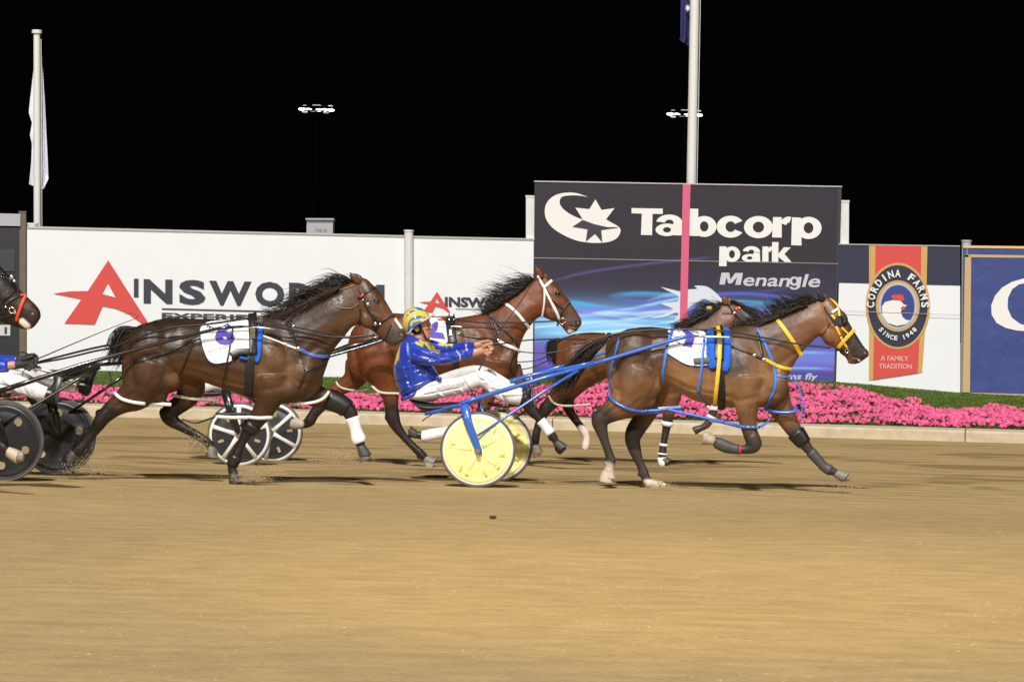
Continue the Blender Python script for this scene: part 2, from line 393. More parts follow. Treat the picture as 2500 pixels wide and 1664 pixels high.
K1, K2 = ground(238, 1016), ground(2500, 1082); KD = (K2 - K1).normalized(); KN = Vector((-KD.y, KD.x, 0))
if KN.y < 0: KN = -KN
def kpt(s, d, z): return K1 + KD * s + KN * d + Vector((0, 0, z))
CONC = mat('kerb_concrete', (.50, .42, .29), .85, bump=.004, bscale=30, var=.14, vscale=6)
mb = MB(); s = -14.0
while s < 32:
    e = s + 2.985
    prof = [(0, -.05), (0, .13), (.03, .16), (.36, .185), (.38, .17), (.38, -.05)]
    R = [[kpt(q, d, z) for d, z in prof] for q in (s, e)]; mb.rings(R); s += 3.0
tag(mb.obj('kerb', CONC), 'pale concrete kerb between the sand track and the flower bed', None, kind='structure')
FT_ = [(-600, 962), (190, 958), (260, 950), (500, 948), (800, 966), (960, 972), (1300, 945), (1500, 932), (1930, 941), (2030, 947), (2094, 955), (2183, 982), (2240, 984), (2272, 1004), (2330, 1010), (2381, 1006), (2444, 999), (2550, 1006), (3100, 1010)]
WB_ = [(-600, 890), (230, 904), (812, 920), (1400, 927), (1928, 929), (2030, 931), (2183, 944), (2342, 958), (2500, 966), (3100, 978)]
fx = lambda T, x: float(np.interp(x, [p[0] for p in T], [p[1] for p in T]))
WY = 52.0
def cols(x):
    # the kerb's inner edge, flower edge and wall foot seen at column x
    d = ray(x, 1000); t = ((K1 + KN * .38 - C0).dot(KN)) / d.dot(KN); k = C0 + d * t; k.z = .165
    # the flower edge stands about half way up the bank
    yf = min(fx(FT_, x) + 6, 1200); yf2 = k.y + 2.6
    f = at(x, yf, yf2)
    f.z = max(f.z, .12); wl = at(x, fx(WB_, x), WY); return k, f, wl
XS = np.linspace(-600, 3100, 150); V = []; F = []
for x in XS:
    k, f, wl = cols(x)
    for t in (0, .25, .5, .75): q = k.lerp(f, t); q.z += .03 * math.sin(t * math.pi); V.append(q)
    for t in (0, .33, .66, 1): q = f.lerp(wl, t); q.z += .02 * math.sin(t * math.pi); V.append(q)
    V.append(wl + Vector((0, 4, 0))); V.append(Vector((wl.x, 70, -.05)))
nr = 10
for i in range(len(XS) - 1):
    for j in range(nr - 1): F.append((i * nr + j, (i + 1) * nr + j, (i + 1) * nr + j + 1, i * nr + j + 1))
GRASS = mat('lawn_grass', (.085, .135, .020), .85, spec=.2, bump=.06, bscale=35, var=.3, vscale=9)
tag(mesh_obj('lawn', V, F, GRASS, smooth=True), 'bright green mown grass bank under the hoardings', None, kind='structure')
# blades that give the lawn its nap
nb = 42000; xs = rng.uniform(-80, 2620, nb); tt = rng.random(nb); V = []; F = []
tabl = [cols(x) for x in np.linspace(-100, 2640, 138)]
def col_i(x):
    f = (x + 100) / 20; i = int(f); t = f - i; return [tabl[i][c].lerp(tabl[i + 1][c], t) for c in range(3)]
for i in range(nb):
    k, f, wl = col_i(xs[i]); q = f.lerp(wl, tt[i]); q.z += .02 * math.sin(tt[i] * math.pi) - .005
    a = rng.uniform(0, 6.28); wd = .009; h = rng.uniform(.012, .03); c, s_ = math.cos(a) * wd, math.sin(a) * wd; lx, ly = rng.normal(0, .02, 2)
    n = len(V); V += [(q.x - c, q.y - s_, q.z), (q.x + c, q.y + s_, q.z), (q.x + lx, q.y + ly, q.z + h)]; F.append((n, n + 1, n + 2))
tag(mesh_obj('grass', V, F, mat('grass_blade', (.105, .165, .022), .7, spec=.15, var=.35, vscale=3)), 'short green grass blades of the lawn', 'grass', kind='stuff')
# petunia bed
V = []; F = []; mi = []
def addp(P, m):
    n = len(V); V.extend(P); F.append(tuple(range(n, n + len(P)))); mi.append(m)
nf = 14000
for i in range(nf + 14000):
    x = rng.uniform(-90, 2620); t = rng.random() ** .9 * .98 + .01; k, f, wl = col_i(x); q = k.lerp(f, t)
    lump = .5 + .5 * math.sin(q.x * 5.1 + 2 * math.sin(q.y * 3.3)) * math.sin(q.y * 6.7 + q.x * 1.7)
    q.z += .02 + .09 * lump * (.35 + .65 * math.sin(min(1, t * 3) * math.pi / 2))
    if i < nf:
        # thinner, leafier bed at the left, full bloom towards the right
        if x < 1250 and math.sin(q.x * 7.3 + 3 * math.sin(q.y * 2.1)) + rng.normal(0, .5) > .75 - .2 * t: continue
        if math.sin(q.x * 11 + 2 * math.sin(q.y * 5)) * math.sin(q.y * 13 + q.x * 3) > .85: continue
        q.z += rng.uniform(.005, .04); r = rng.uniform(.024, .042); a = rng.uniform(0, 6.28); ax = Vector((rng.normal(0, .5), -1.0 + rng.normal(0, .4), .9)).normalized()
        u = ax.cross(Vector((0, 0, 1))).normalized(); v = ax.cross(u)
        P = []
        for j in range(10):
            rr = r * (1 if j % 2 == 0 else .62); b = a + j * math.pi / 5; P.append(q + u * (rr * math.cos(b)) + v * (rr * math.sin(b)) - ax * (.006 if j % 2 else 0))
        addp([tuple(p) for p in P], int(rng.integers(0, 2)))
        addp([tuple(q + u * (.004 * math.cos(b)) + v * (.004 * math.sin(b)) + ax * .003) for b in (0, 2.1, 4.2)], 3)
    else:
        a = rng.uniform(0, 6.28); l = rng.uniform(.03, .06); d = Vector((math.cos(a), math.sin(a), rng.uniform(.1, .8))) * l; s_ = d.cross(Vector((0, 0, 1))).normalized() * l * .3
        q.z -= rng.uniform(0, .07); addp([tuple(q), tuple(q + d * .5 + s_), tuple(q + d), tuple(q + d * .5 - s_)], 2)
PK = [mat('petunia_pink', (.66, .09, .22), .55, var=.2, vscale=5), mat('petunia_deep_pink', (.58, .065, .18), .55, var=.2, vscale=5), mat('bed_leaf', (.065, .13, .022), .6, var=.3, vscale=6), mat('petunia_centre', (.5, .2, .25), .6)]
tag(mesh_obj('flower_bed', V, F, PK, mi=mi), 'low bed of bright pink petunias behind the kerb', 'flowers', kind='stuff')

# ------------------------------------------------------------------ hoardings
def bpt(x, y, d=0): p = at(x, y, WY - d); return p
def board(name, corners, m, label, cat='sign', thick=.06, group=None):
    P = [bpt(*c) for c in corners]; mb = MB()
    loc = (P[2] + P[3]) / 2; mb.prism(P, (0, thick, 0)); t = thing(name, loc, label, cat, group)
    mb.obj('panel', m, t); return t
def flat(t, name, polys, m, d, fr='P', tri=None):
    mb = MB()
    for P in polys: mb.poly([bpt(x, y, d) for x, y in (cv(fr, P) if fr != 'P' else P)])
    return mb.obj(name, m, t)
def words(t, name, L, m, d):
    if name in ('small_lettering', 'lettering'):
        V = []; F = []
        for (P, f) in L:
            n = len(V); V += [bpt(x, y, d) for x, y in P]; F += [tuple(i + n for i in q) for q in f]
        return mesh_obj(name, V, F, m, t)
    for (P, f) in L: o = mesh_obj(name, [bpt(x, y, d) for x, y in P], f, m, t)
    return o
WHITEB = mat('white_board', (.74, .75, .77), .55, var=.02, vscale=1.5)
DARKP = mat('dark_print', (.032, .034, .05), .6); REDB = mat('red_print', (.60, .062, .052), .6)
ALU = mat('aluminium_trim', (.55, .54, .52), .4, .6)
SL = .0243
tA = board('hoarding', [(66, 555), (997, 577), (1000, 960), (66, 945)], WHITEB, 'long white hoarding with a big red A and the dark word AINSWORTH')
m_ = MB(); m_.prism([bpt(66, 552, .02), bpt(997, 574.5, .02), bpt(997, 578.5, .02), bpt(66, 557, .02)], (0, .1, 0)); m_.obj('top_trim', ALU, tA)
AR = [[(622, 318), (860, 690), (835, 697), (790, 664), (735, 625), (660, 596), (590, 583), (545, 688), (370, 682), (468, 543), (305, 510), (400, 497), (505, 495)]]
def star_a(t, xf, d=.012):
    out = [xf(*p) for p in AR[0]]; hole = [xf(*p) for p in [(622, 455), (590, 513), (665, 533)]]
    mb = MB(); mb.poly([bpt(x, y, d) for x, y in out]); mb.obj('red_letter', REDB, t)
    mb = MB(); mb.poly([bpt(x, y, d + .006) for x, y in hole]); mb.obj('letter_opening', WHITEB, t)
star_a(tA, lambda x, y: (x * .42445, 500 + y * .42445))
wl = [text2d('I', 770 * .42445, 797 * .42445, 500 + 528 * .42445, 500 + 424 * .42445)]
for ch, a, b in [('N', 826, 992), ('S', 1030, 1182), ('W', 1203, 1447), ('O', 1468, 1636), ('R', 1662, 1815), ('T', 1835, 1990), ('H', 2040, 2212)]:
    x0 = a * .42445; yb = 500 + 558 * .42445 + (x0 - 351) * SL
    wl.append(text2d(ch, x0, b * .42445, yb, yb - 56, slope=SL, bold=.045))
words(tA, 'lettering', wl, DARKP, .012)
flat(tA, 'underline', [[(395, 752), (930, 765), (930, 768.5), (395, 755.5)]], DARKP, .012)
words(tA, 'small_lettering', [text2d('EXPERIENCE', 395, 720, 777, 763, slope=SL, bold=.03)], DARKP, .012)
tB = board('hoarding', [(1006, 578), (1303, 584), (1300, 962), (1006, 960)], WHITEB, 'short white hoarding with a small red A, left of the tall black sign')
m_ = MB(); m_.prism([bpt(1006, 575.5, .02), bpt(1305, 582, .02), bpt(1305, 586, .02), bpt(1006, 579.5, .02)], (0, .1, 0)); m_.obj('top_trim', ALU, tB)
star_a(tB, lambda x, y: (1067 + (x - 622) * .42445 * .324, 711.5 + (y - 318) * .42445 * .324))
words(tB, 'lettering', [text2d('INSWORTH', 1086, 1290, 747, 724.5, slope=.02, bold=.045)], DARKP, .012)
flat(tB, 'underline', [[(1112, 753), (1290, 757), (1290, 758.5), (1112, 754.5)]], DARKP, .012)
# tall black sign: its printed artwork lives in one dense coloured panel
def artwork():
    nx, ny = 300, 190; x0, x1 = 1305, 2047
    gx, gy = np.meshgrid(np.linspace(0, 1, nx), np.linspace(0, 1, ny))
    X = x0 + (x1 - x0) * gx; top = 443 + (X - 1305) * .0173; bot = 930 + 0 * X; Y = top + (bot - top) * gy; X = X - (Y - 443) * .022 * gx
    h = (Y - top)  # photo px down from the top
    base = np.array(lin(45, 41, 49)); c = np.ones((ny, nx, 3)) * base
    def lerp(c, col, f): f = np.clip(f, 0, 1)[..., None]; return c * (1 - f) + np.array(lin(*col)) * f
    c = lerp(c, (62, 56, 92), (h - 180) / 140 * .6)
    c = lerp(c, (88, 82, 165), (h - 275) / 60 * np.clip(1.3 - .4 * gx, 0, 1) * .8)
    u = gx
    c = lerp(c, (120, 185, 230), np.exp(-((h - 345 + 15 * u) / 44) ** 2) * np.clip(1.15 - 1.1 * u, 0, 1) * .95)
    c = lerp(c, (105, 90, 185), np.clip((h - 385) / 25, 0, 1) * .75)
    c = lerp(c, (110, 120, 210), np.clip((h - 395) / 10, 0, 1) * np.clip(1 - (h - 425) / 18, 0, 1) * np.clip((u - .6) * 5, 0, 1))
    c = lerp(c, (70, 66, 140), np.clip((h - 448) / 6, 0, 1) * .8)
    def streak(pts, wd, col, k=1., up=.25):
        nonlocal c
        xs = [p[0] for p in pts]; ys = [p[1] for p in pts]; q = cat_rom(pts, 10); qx = [p[0] for p in q]; qy = [p[1] for p in q]
        yc = np.interp(X, qx, qy); ins = np.clip((X - xs[0]) / 60, 0, 1) * np.clip((xs[-1] - X) / 60, 0, 1); d = Y - yc
        f = np.where(d < 0, np.exp(-(d / (wd * up + 1)) ** 2), np.exp(-(d / wd) ** 2)) * ins * k; c = lerp(c, col, f)
    S = lambda l: cv('T', l)
    streak(S([(100, 770), (400, 690), (900, 620), (1400, 570)]), 2.5, (98, 80, 150), .7, .8)
    streak(S([(1000, 900), (1500, 850), (1900, 800), (2200, 640)]), 3, (80, 70, 140), .6, .8)
    streak(S([(540, 860), (800, 840), (1150, 860), (1500, 900), (2270, 930)]), 9, (75, 150, 205), .9)
    streak(S([(550, 860), (800, 900), (1200, 870), (1500, 840), (1800, 860), (2270, 920)]), 6, (90, 95, 205), .9)
    streak(S([(10, 915), (300, 910), (620, 960), (1000, 1010), (1300, 1060)]), 12, (70, 165, 225), .95)
    streak(S([(300, 1000), (700, 960), (1100, 880), (1400, 850)]), 5, (150, 215, 245), .9)
    streak(S([(20, 990), (500, 995), (900, 985), (1180, 960)]), 5, (190, 225, 250), .95, .6)
    streak(S([(20, 1040), (400, 1060), (800, 1030), (1150, 960), (1250, 900)]), 6, (170, 215, 248), .95, .7)
    streak(S([(20, 1090), (400, 1100), (900, 1080), (1300, 1010), (1700, 980)]), 9, (110, 195, 240), .9)
    streak(S([(20, 1140), (500, 1130), (1000, 1110), (1600, 1080)]), 8, (150, 215, 245), .9)
    streak(S([(20, 960), (200, 950), (450, 1000), (800, 1060)]), 7, (90, 110, 215), .8)
    streak(S([(1300, 1020), (1700, 1000), (2270, 1010)]), 14, (105, 100, 205), .8)
    streak(S([(1300, 1100), (1700, 1060), (2270, 1110)]), 10, (110, 140, 220), .7)
    streak(S([(1700, 1290), (2000, 1285), (2280, 1292)]), 2.5, (120, 180, 240), .95, .8)
    streak(S([(1700, 1408), (2000, 1402), (2280, 1408)]), 2.5, (110, 180, 245), .95, .8)
    streak(S([(10, 1185), (300, 1190), (700, 1180)]), 8, (100, 120, 220), .8)
    R3 = np.random.default_rng(5)
    for k in range(26):
        y0 = 900 + 290 * R3.random(); x0_ = R3.uniform(-100, 900); L_ = R3.uniform(500, 1300); d1, d2 = R3.normal(0, 28, 2)
        streak(S([(x0_, y0), (x0_ + L_ * .4, y0 - 20 + d1), (x0_ + L_, y0 - 30 + d2)]), R3.uniform(1.2, 4.5), [(215, 238, 252), (130, 205, 245), (120, 115, 220), (165, 190, 245), (80, 85, 180)][k % 5], .75, .5)
    V = [bpt(x, y, .004) for x, y in zip(X.ravel(), Y.ravel())]
    F = [(j * nx + i, j * nx + i + 1, (j + 1) * nx + i + 1, (j + 1) * nx + i) for j in range(ny - 1) for i in range(nx - 1)]
    return V, F, c.reshape(-1, 3)
tT = board('hoarding', [(1305, 443), (2055, 456), (2040, 975), (1301, 975)], mat('black_board', (.035, .03, .04), .6), 'tall dark sign reading Tabcorp park Menangle with blue light streaks')
V, F, c = artwork(); mesh_obj('printed_sheet', V, F, mat('printed_vinyl', attr=True, rough=.5, spec=.35), tT, col=c)
WP = mat('white_print', (.76, .74, .72), .6); GP = mat('silver_print', (.52, .52, .57), .6)
so_ = [(415, 125), (330, 97), (250, 93), (170, 112), (112, 160), (92, 220), (102, 290), (150, 355), (230, 408), (320, 447), (400, 463), (480, 468), (570, 460), (632, 430), (658, 380), (640, 345), (560, 300)]
si_ = [(375, 294), (310, 268), (250, 232), (212, 192), (203, 155), (225, 122), (290, 113), (350, 115), (415, 125)]
flat(tT, 'swoosh_emblem', [[tuple(p) for p in cat_rom(so_, 4)] + [tuple(p) for p in cat_rom(si_, 4)][:-1]], WP, .012, 'T')
flat(tT, 'dark_star', [[(298, 348), (372, 298), (430, 320), (530, 345), (645, 354), (514, 372), (522, 464), (467, 400), (398, 458), (411, 366)]], mat('sign_black', (.036, .031, .045), .6), .018, 'T')
flat(tT, 'white_star', [[(470, 143), (516, 222), (614, 208), (550, 292), (642, 350), (560, 350), (470, 330), (372, 293), (368, 280), (320, 205), (425, 216)]], WP, .024, 'T')
def arcb(cx, cy, rx, ry, tx, ty, a0=0, a1=360, n=28):
    A_ = [math.radians(a0 + (a1 - a0) * i / n) for i in range(n + 1)]; o = [(cx + rx * math.cos(a), cy - ry * math.sin(a)) for a in A_]; q = [(cx + (rx - tx) * math.cos(a), cy - (ry - ty) * math.sin(a)) for a in A_]
    return [[o[i], o[i + 1], q[i + 1], q[i]] for i in range(n)]
GL_ = [[[(740, 208), (973, 212), (973, 252), (897, 251), (893, 410), (810, 408), (817, 249), (740, 247)]],
       [[(1052, 315), (1122, 318), (1126, 412), (1056, 411)]], arcb(1022, 322, 100, 66, 66, 38, 0, 168), arcb(1005, 370, 86, 47, 56, 27),
       [[(1167, 211), (1238, 213), (1238, 417), (1164, 414)]], arcb(1283, 345, 92, 78, 60, 40), arcb(1480, 347, 104, 82, 66, 42, 32, 328), arcb(1688, 350, 108, 83, 66, 42),
       [[(1797, 275), (1862, 276), (1862, 428), (1790, 427)]], arcb(1915, 345, 70, 73, 50, 44, 75, 160), [[(1938, 277), (2005, 279), (2010, 487), (1933, 485)]], arcb(2062, 356, 98, 83, 62, 42),
       [[(1397, 493), (1450, 494), (1450, 642), (1393, 641)]], arcb(1490, 552, 62, 58, 40, 28), [[(1650, 540), (1698, 541), (1702, 608), (1654, 607)]], arcb(1635, 537, 66, 45, 44, 26, 0, 168), arcb(1622, 580, 58, 30, 38, 18),
       [[(1718, 494), (1763, 495), (1763, 608), (1716, 607)]], arcb(1782, 545, 26, 51, 20, 30, 60, 160), [[(1790, 461), (1838, 462), (1836, 610), (1788, 609)]], [[(1837, 548), (1878, 500), (1930, 502), (1882, 550), (1935, 611), (1884, 610), (1837, 572)]]]
mb = MB()
for i, P_l in enumerate(GL_):
    for P in P_l: mb.poly([bpt(x, y, .012 + .0015 * (i % 4)) for x, y in cv('T', P)])
mb.obj('lettering', WP, tT)
mb = MB()
for i, P_l in enumerate([[[(1395, 778), (1412, 690), (1470, 690), (1478, 742), (1515, 692), (1572, 692), (1555, 781), (1515, 781), (1528, 722), (1488, 770), (1462, 770), (1450, 722), (1436, 779)]], arcb(1956, 753, 38, 34, 22, 15), [[(1984, 722), (2012, 722), (1998, 800), (1972, 800)]], arcb(1957, 790, 40, 27, 20, 13, 195, 340)]):
    for P in P_l: mb.poly([bpt(x, y, .012 + .0015 * i) for x, y in cv('T', P)])
mb.obj('italic_lettering', GP, tT)
words(tT, 'italic_lettering', [text2d('enan', 1812, 1926, 696.5, 666.5, slope=.022, shear=.28, bold=.018), text2d('le', 1958, 2000, 699.5, 669, slope=.02, shear=.28, bold=.018), text2d('dreams fly', 1862, 1994, 924, 909, slope=.015, shear=.3, bold=.02)], GP, .012)
m_ = MB()
for y in (628.5,): m_.prism([bpt(1304, y, .012), bpt(2046, y + 14.5, .012), bpt(2046, y + 15.6, .012), bpt(1304, y + 1.2, .012)], (0, .004, 0))
m_.prism([bpt(1304, 441, .02), bpt(2056, 454, .02), bpt(2056, 457, .02), bpt(1304, 444, .02)], (0, .1, 0))
m_.obj('panel_joint', ALU, tT)
flat(tT, 'horse_emblem', [[tuple(p) for p in cat_rom([(958, 796), (1040, 815), (1110, 830), (1160, 815), (1230, 810), (1210, 788), (1290, 790), (1340, 815), (1390, 860), (1425, 905), (1400, 920), (1370, 918), (1330, 905), (1290, 890), (1250, 900), (1200, 930), (1160, 960), (1150, 1010), (1140, 1050), (1060, 1055), (1090, 1000), (1060, 990), (990, 1020), (880, 1030), (990, 1000), (1050, 960), (960, 920), (1080, 905), (1090, 870), (1060, 850), (1000, 820)], 3)]], mat('pale_print', (.62, .66, .74), .6), .012, 'T')
flat(tT, 'finish_line_stripe', [[(1667, 450), (1686, 450.5), (1677, 800), (1659, 800)]], mat('pink_paint', (.62, .10, .20), .55), .03)
# farm sign
tC = board('hoarding', [(2047, 596), (2344, 601), (2344, 990), (2040, 965)], WHITEB, 'white and navy hoarding with a red banner and round CORDINA FARMS badge')
NAVY = mat('navy_print', (.018, .022, .05), .6); GOLD = mat('gold_print', (.55, .33, .10), .55)
flat(tC, 'navy_band', [[(2047, 597), (2344, 602), (2344, 697), (2045, 690)]], NAVY, .006)
flat(tC, 'gold_border', [[(288, 118), (735, 120), (722, 690), (694, 1094), (286, 1155)]], GOLD, .012, 'R')
flat(tC, 'red_banner', [[(338, 118), (688, 120), (680, 700), (662, 1098), (318, 1150)]], REDB, .018, 'R')
def ellp(cx, cy, rx, ry, n=48): return [(cx + rx * math.cos(2 * math.pi * i / n), cy + ry * math.sin(2 * math.pi * i / n)) for i in range(n)]
for i, (rx, ry, m__, nm) in enumerate([(246, 330, GOLD, 'badge_rim'), (228, 312, NAVY, 'badge_ring'), (168, 196, GOLD, 'badge_inner_rim'), (148, 178, mat('grey_print', (.45, .45, .5), .6), 'badge_border'), (128, 160, mat('blue_print', (.03, .05, .22), .6), 'badge_centre')]):
    flat(tC, nm, [ellp(508, 585, rx, ry)], m__, .024 + i * .006, 'R')
flat(tC, 'rooster_emblem', [[(385, 590), (410, 555), (470, 540), (530, 545), (555, 575), (580, 580), (550, 600), (530, 630), (545, 670), (570, 692), (605, 695), (570, 725), (500, 738), (430, 715), (392, 660)]], WP, .056, 'R')
flat(tC, 'rooster_comb', [[(458, 505), (490, 498), (545, 500), (560, 535), (545, 548), (500, 540), (465, 530)], [(530, 600), (548, 585), (565, 592), (560, 615), (535, 618)]], REDB, .060, 'R')
def arc_text(t, s, cx, cy, rx, ry, a0, a1, h, inward, d):
    L = []
    for i, ch in enumerate(s):
        if ch == ' ': continue
        hw_ = .12 if ch in 'I1' else .38
        a = math.radians(a0 + (a1 - a0) * i / (len(s) - 1)); P, f = text2d(ch, -h * hw_, h * hw_, 0, -h, bold=.03)
        bx, by = cx + rx * math.cos(a), cy + ry * math.sin(a); tx, ty = -math.sin(a) * rx, math.cos(a) * ry; l = math.hypot(tx, ty); tx, ty = tx / l, ty / l
        if inward: tx, ty = -tx, -ty
        nx_, ny_ = -ty, tx  # glyph down direction
        L.append(([(bx + tx * px + nx_ * py, by + ty * px + ny_ * py) for px, py in P], f))
    V = []; F = []
    for P, f in L:
        n = len(V); V += [bpt(x, y, d) for x, y in cv('R', P)]; F += [tuple(i + n for i in q) for q in f]
    return mesh_obj('badge_lettering', V, F, WP, t)
arc_text(tC, 'CORDINA FARMS', 508, 585, 182, 222, 182, 358, 56, False, .056)
arc_text(tC, 'SINCE 1948', 508, 585, 205, 262, 133, 47, 34, True, .056)
words(tC, 'banner_lettering', [text2d('A FAMILY', 2150, 2218, 880, 868, slope=.01, bold=.01), text2d('TRADITION', 2146, 2226, 899, 887, slope=.01, bold=.01)], mat('pink_print', (.72, .42, .38), .6), .024)
m_ = MB(); m_.prism([bpt(2047, 757.5, .062), bpt(2344, 768, .062), bpt(2344, 769, .062), bpt(2047, 758.7, .062)], (0, .003, 0)); m_.obj('panel_joint', ALU, tC); m_ = MB(); m_.prism([bpt(2047, 594.5, .02), bpt(2344, 599.5, .02), bpt(2344, 602, .02), bpt(2047, 597, .02)], (0, .08, 0)); m_.obj('top_trim', ALU, tC)
# blue banner sign at the right
BLB = mat('blue_banner', (.035, .055, .21), .6, bump=.03, bscale=2.5, var=.1, vscale=2)
tD = board('hoarding', [(2352, 600), (2960, 608), (2960, 985), (2350, 962)], BLB, 'blue banner sign with a gold border and large white serif capital')
GD = mat('gold_frame', (.52, .36, .17), .5); GL = mat('pale_gold_frame', (.72, .48, .14), .5)
flat(tD, 'gold_frame', [[(2356, 622), (2371, 622), (2368, 962), (2350, 961)], [(2356, 621), (2960, 629), (2960, 635), (2356, 627.5)], [(2350, 957), (2960, 975), (2960, 981), (2350, 962)]], GD, .008)
flat(tD, 'top_border', [[(2352, 599), (2960, 607), (2960, 613), (2352, 605)]], GL, .014)
C1 = [(2550, 682), (2520, 679), (2497, 680), (2470, 688), (2446, 702), (2429, 722), (2420, 745), (2421, 768), (2433, 788), (2455, 800), (2480, 806), (2500, 808), (2550, 806), (2550, 795), (2515, 797), (2490, 790), (2470, 775), (2460, 752), (2461, 727), (2471, 706), (2488, 694), (2510, 690), (2550, 694)]
flat(tD, 'serif_letter', [C1], WP, .012)
# dark tote board at the left
DK = mat('dark_frame', (.016, .018, .022), .5)
tE = board('tote_board', [(-420, 545), (46, 556), (46, 960), (-420, 945)], DK, 'dark electronic tote board with grey panels at the left edge', 'board', thick=.15)
flat(tE, 'header_strip', [[(-420, 512), (50, 522), (50, 552), (-420, 542)]], mat('grey_header', (.38, .38, .42), .6), .02)
flat(tE, 'screen', [[(-300, 608), (36, 608), (36, 662), (-300, 662)]], mat('screen_grey', (.05, .055, .065), .3), .02)
flat(tE, 'screen', [[(-300, 672), (36, 672), (36, 780), (-300, 780)]], mat('screen_dark', (.025, .027, .032), .3), .02)
flat(tE, 'number_plate', [[(-60, 792), (25, 793), (25, 819), (-60, 818)]], mat('plate_grey', (.55, .55, .56), .6), .02)
words(tE, 'plate_lettering', [text2d('1', 11, 17, 814, 798, bold=.02)], DARKP, .028)
def post(x0, x1, yt, yb, label, m=None, Y=WY, d=.05, shape='round', name='post', group=None, parts=True, lean=0):
    a = at((x0 + x1) / 2 + lean, yt, Y - d); b = at((x0 + x1) / 2, yb, Y - d); r = (x1 - x0) / 2 * Y / FPX
    t = thing(name, b, label, 'post', group); mb = MB(); m = m or mat('white_post', (.66, .65, .62), .5, var=.05)
    if shape == 'round': mb.tube([a, b], r, 20)
    else: mb.obox((a + b) / 2, (r, 0, 0), (0, r * .6, 0), (a - b) / 2)
    mb.obj('post_shaft', m, t)
    mb = MB(); mb.tube([a, a + Vector((0, 0, r * .35))], r * 1.12, 20) if shape == 'round' else mb.obox(a + Vector((0, 0, r * .2)), (r * 1.08, 0, 0), (0, r * .7, 0), (0, 0, r * .2))
    mb.obj('post_cap', m, t); return t
post(987, 1009, 565, 965, 'round white post between the two AINSWORTH hoardings')
post(1284, 1307, 482, 968, 'white post at the left edge of the tall black sign', d=-.12, shape='sq')
post(2044, 2069, 494, 975, 'white post at the right edge of the tall black sign', d=-.12, shape='sq', lean=3)
post(2345, 2368, 590, 985, 'capped grey post between the farm hoarding and the blue banner', m=mat('grey_post', (.42, .42, .45), .5), d=-.08, lean=3)
post(66, 92, 549, 950, 'short white post at the foot of the left flagpole', d=-.14)
post(47, 64, 519, 955, 'brown timber post beside the dark tote board', m=mat('brown_timber', (.13, .105, .075), .7, var=.1), d=-.06, shape='sq')
# grey cabinet behind the wall
t = thing('equipment_cabinet', at(781, 640, 58), 'light grey metal cabinet showing above the long white hoarding', 'cabinet')
mb = MB(); a = at(749, 536, 58); b = at(813, 536, 58); z = (0, 0, 1.0); mb.prism([a, b, b - Vector(z), a - Vector(z)], (0, .5, 0)); mb.obj('cabinet_body', mat('cabinet_grey', (.40, .41, .42), .5, var=.05), t)
mb = MB(); mb.prism([at(746, 532.5, 57.95), at(815, 532.8, 57.95), at(815, 537, 57.95), at(746, 536.5, 57.95)], (0, .6, 0)); mb.obj('lid', mat('cabinet_grey'), t)
words_ = text2d('TAB 24', 768, 797, 563, 556, bold=.01)
mesh_obj('lettering', [at(x, y, 57.97) for x, y in words_[0]], words_[1], mat('grey_letter', (.28, .28, .3), .6), t)
# ------------------------------------------------------------------ flagpoles
POLE = mat('flagpole_white', (.70, .69, .67), .4)
def flagpole(xb, yb, xt, yt, r, Y, label):
    r *= .9
    a = at(xb, yb, Y); b = at(xt, yt, Y); b.x = a.x + (b.x - a.x); t = thing('flagpole', (a.x, a.y, a.z), label, 'flagpole')
    mb = MB(); mb.tube([a, b], [r * 1.08, r], 20); mb.obj('pole', POLE, t)
    mb = MB(); mb.tube([b, b + Vector((0, 0, .06))], r * 1.5, 20); mb.obj('finial', POLE, t)
    mb = MB(); mb.tube([a + Vector((r + .02, -.02, .3)), b + Vector((r + .02, -.02, -.1))], .006, 5); mb.obj('halyard', POLE, t); return t
flagpole(91, 640, 90, 82, .066, 53.5, 'white flagpole with a white flag at the left')
flagpole(1684, 640, 1699, -160, .088, 53, 'tall white flagpole rising behind the black sign')
def flag(outline, Y, m, label, amp, nx=14):
    # hanging cloth: rows of folds between left and right outline
    L, R = outline; n = 40; V = []
    for i in range(n + 1):
        t = i / n; xl, yl = np.interp(t, np.linspace(0, 1, len(L)), [p[0] for p in L]), np.interp(t, np.linspace(0, 1, len(L)), [p[1] for p in L])
        xr, yr = np.interp(t, np.linspace(0, 1, len(R)), [p[0] for p in R]), np.interp(t, np.linspace(0, 1, len(R)), [p[1] for p in R])
        for j in range(nx + 1):
            u = j / nx; V.append(at(xl + (xr - xl) * u, yl + (yr - yl) * u, Y + amp * math.sin(u * 9 + t * 2) * t + .05))
    F = [(i * (nx + 1) + j, i * (nx + 1) + j + 1, (i + 1) * (nx + 1) + j + 1, (i + 1) * (nx + 1) + j) for i in range(n) for j in range(nx)]
    return V, F
V, F = flag(([(82, 170), (76, 220), (70, 274), (78, 300), (73, 330), (78, 352), (76, 400), (71, 450)], [(99, 95), (103, 150), (108, 220), (112, 300), (116, 380), (118, 436), (118, 437), (106, 462)]), 53.6, None, '', .06)
tag(mesh_obj('flag', V, F, mat('white_flag', (.74, .74, .86), .8, var=.05), loc=V[0], smooth=True), 'limp white flag hanging down the left flagpole', 'flag')
V, F = flag(([(1664, -170), (1662, 0), (1661, 90), (1659, 98)], [(1690, -170), (1690, 0), (1689, 100), (1688, 118)]), 53.12, None, '', .07)
fl = tag(mesh_obj('flag', V, F, mat('navy_flag', (.02, .02, .11), .8), loc=V[0], smooth=True), 'limp navy flag with a white star on the tall flagpole', 'flag')
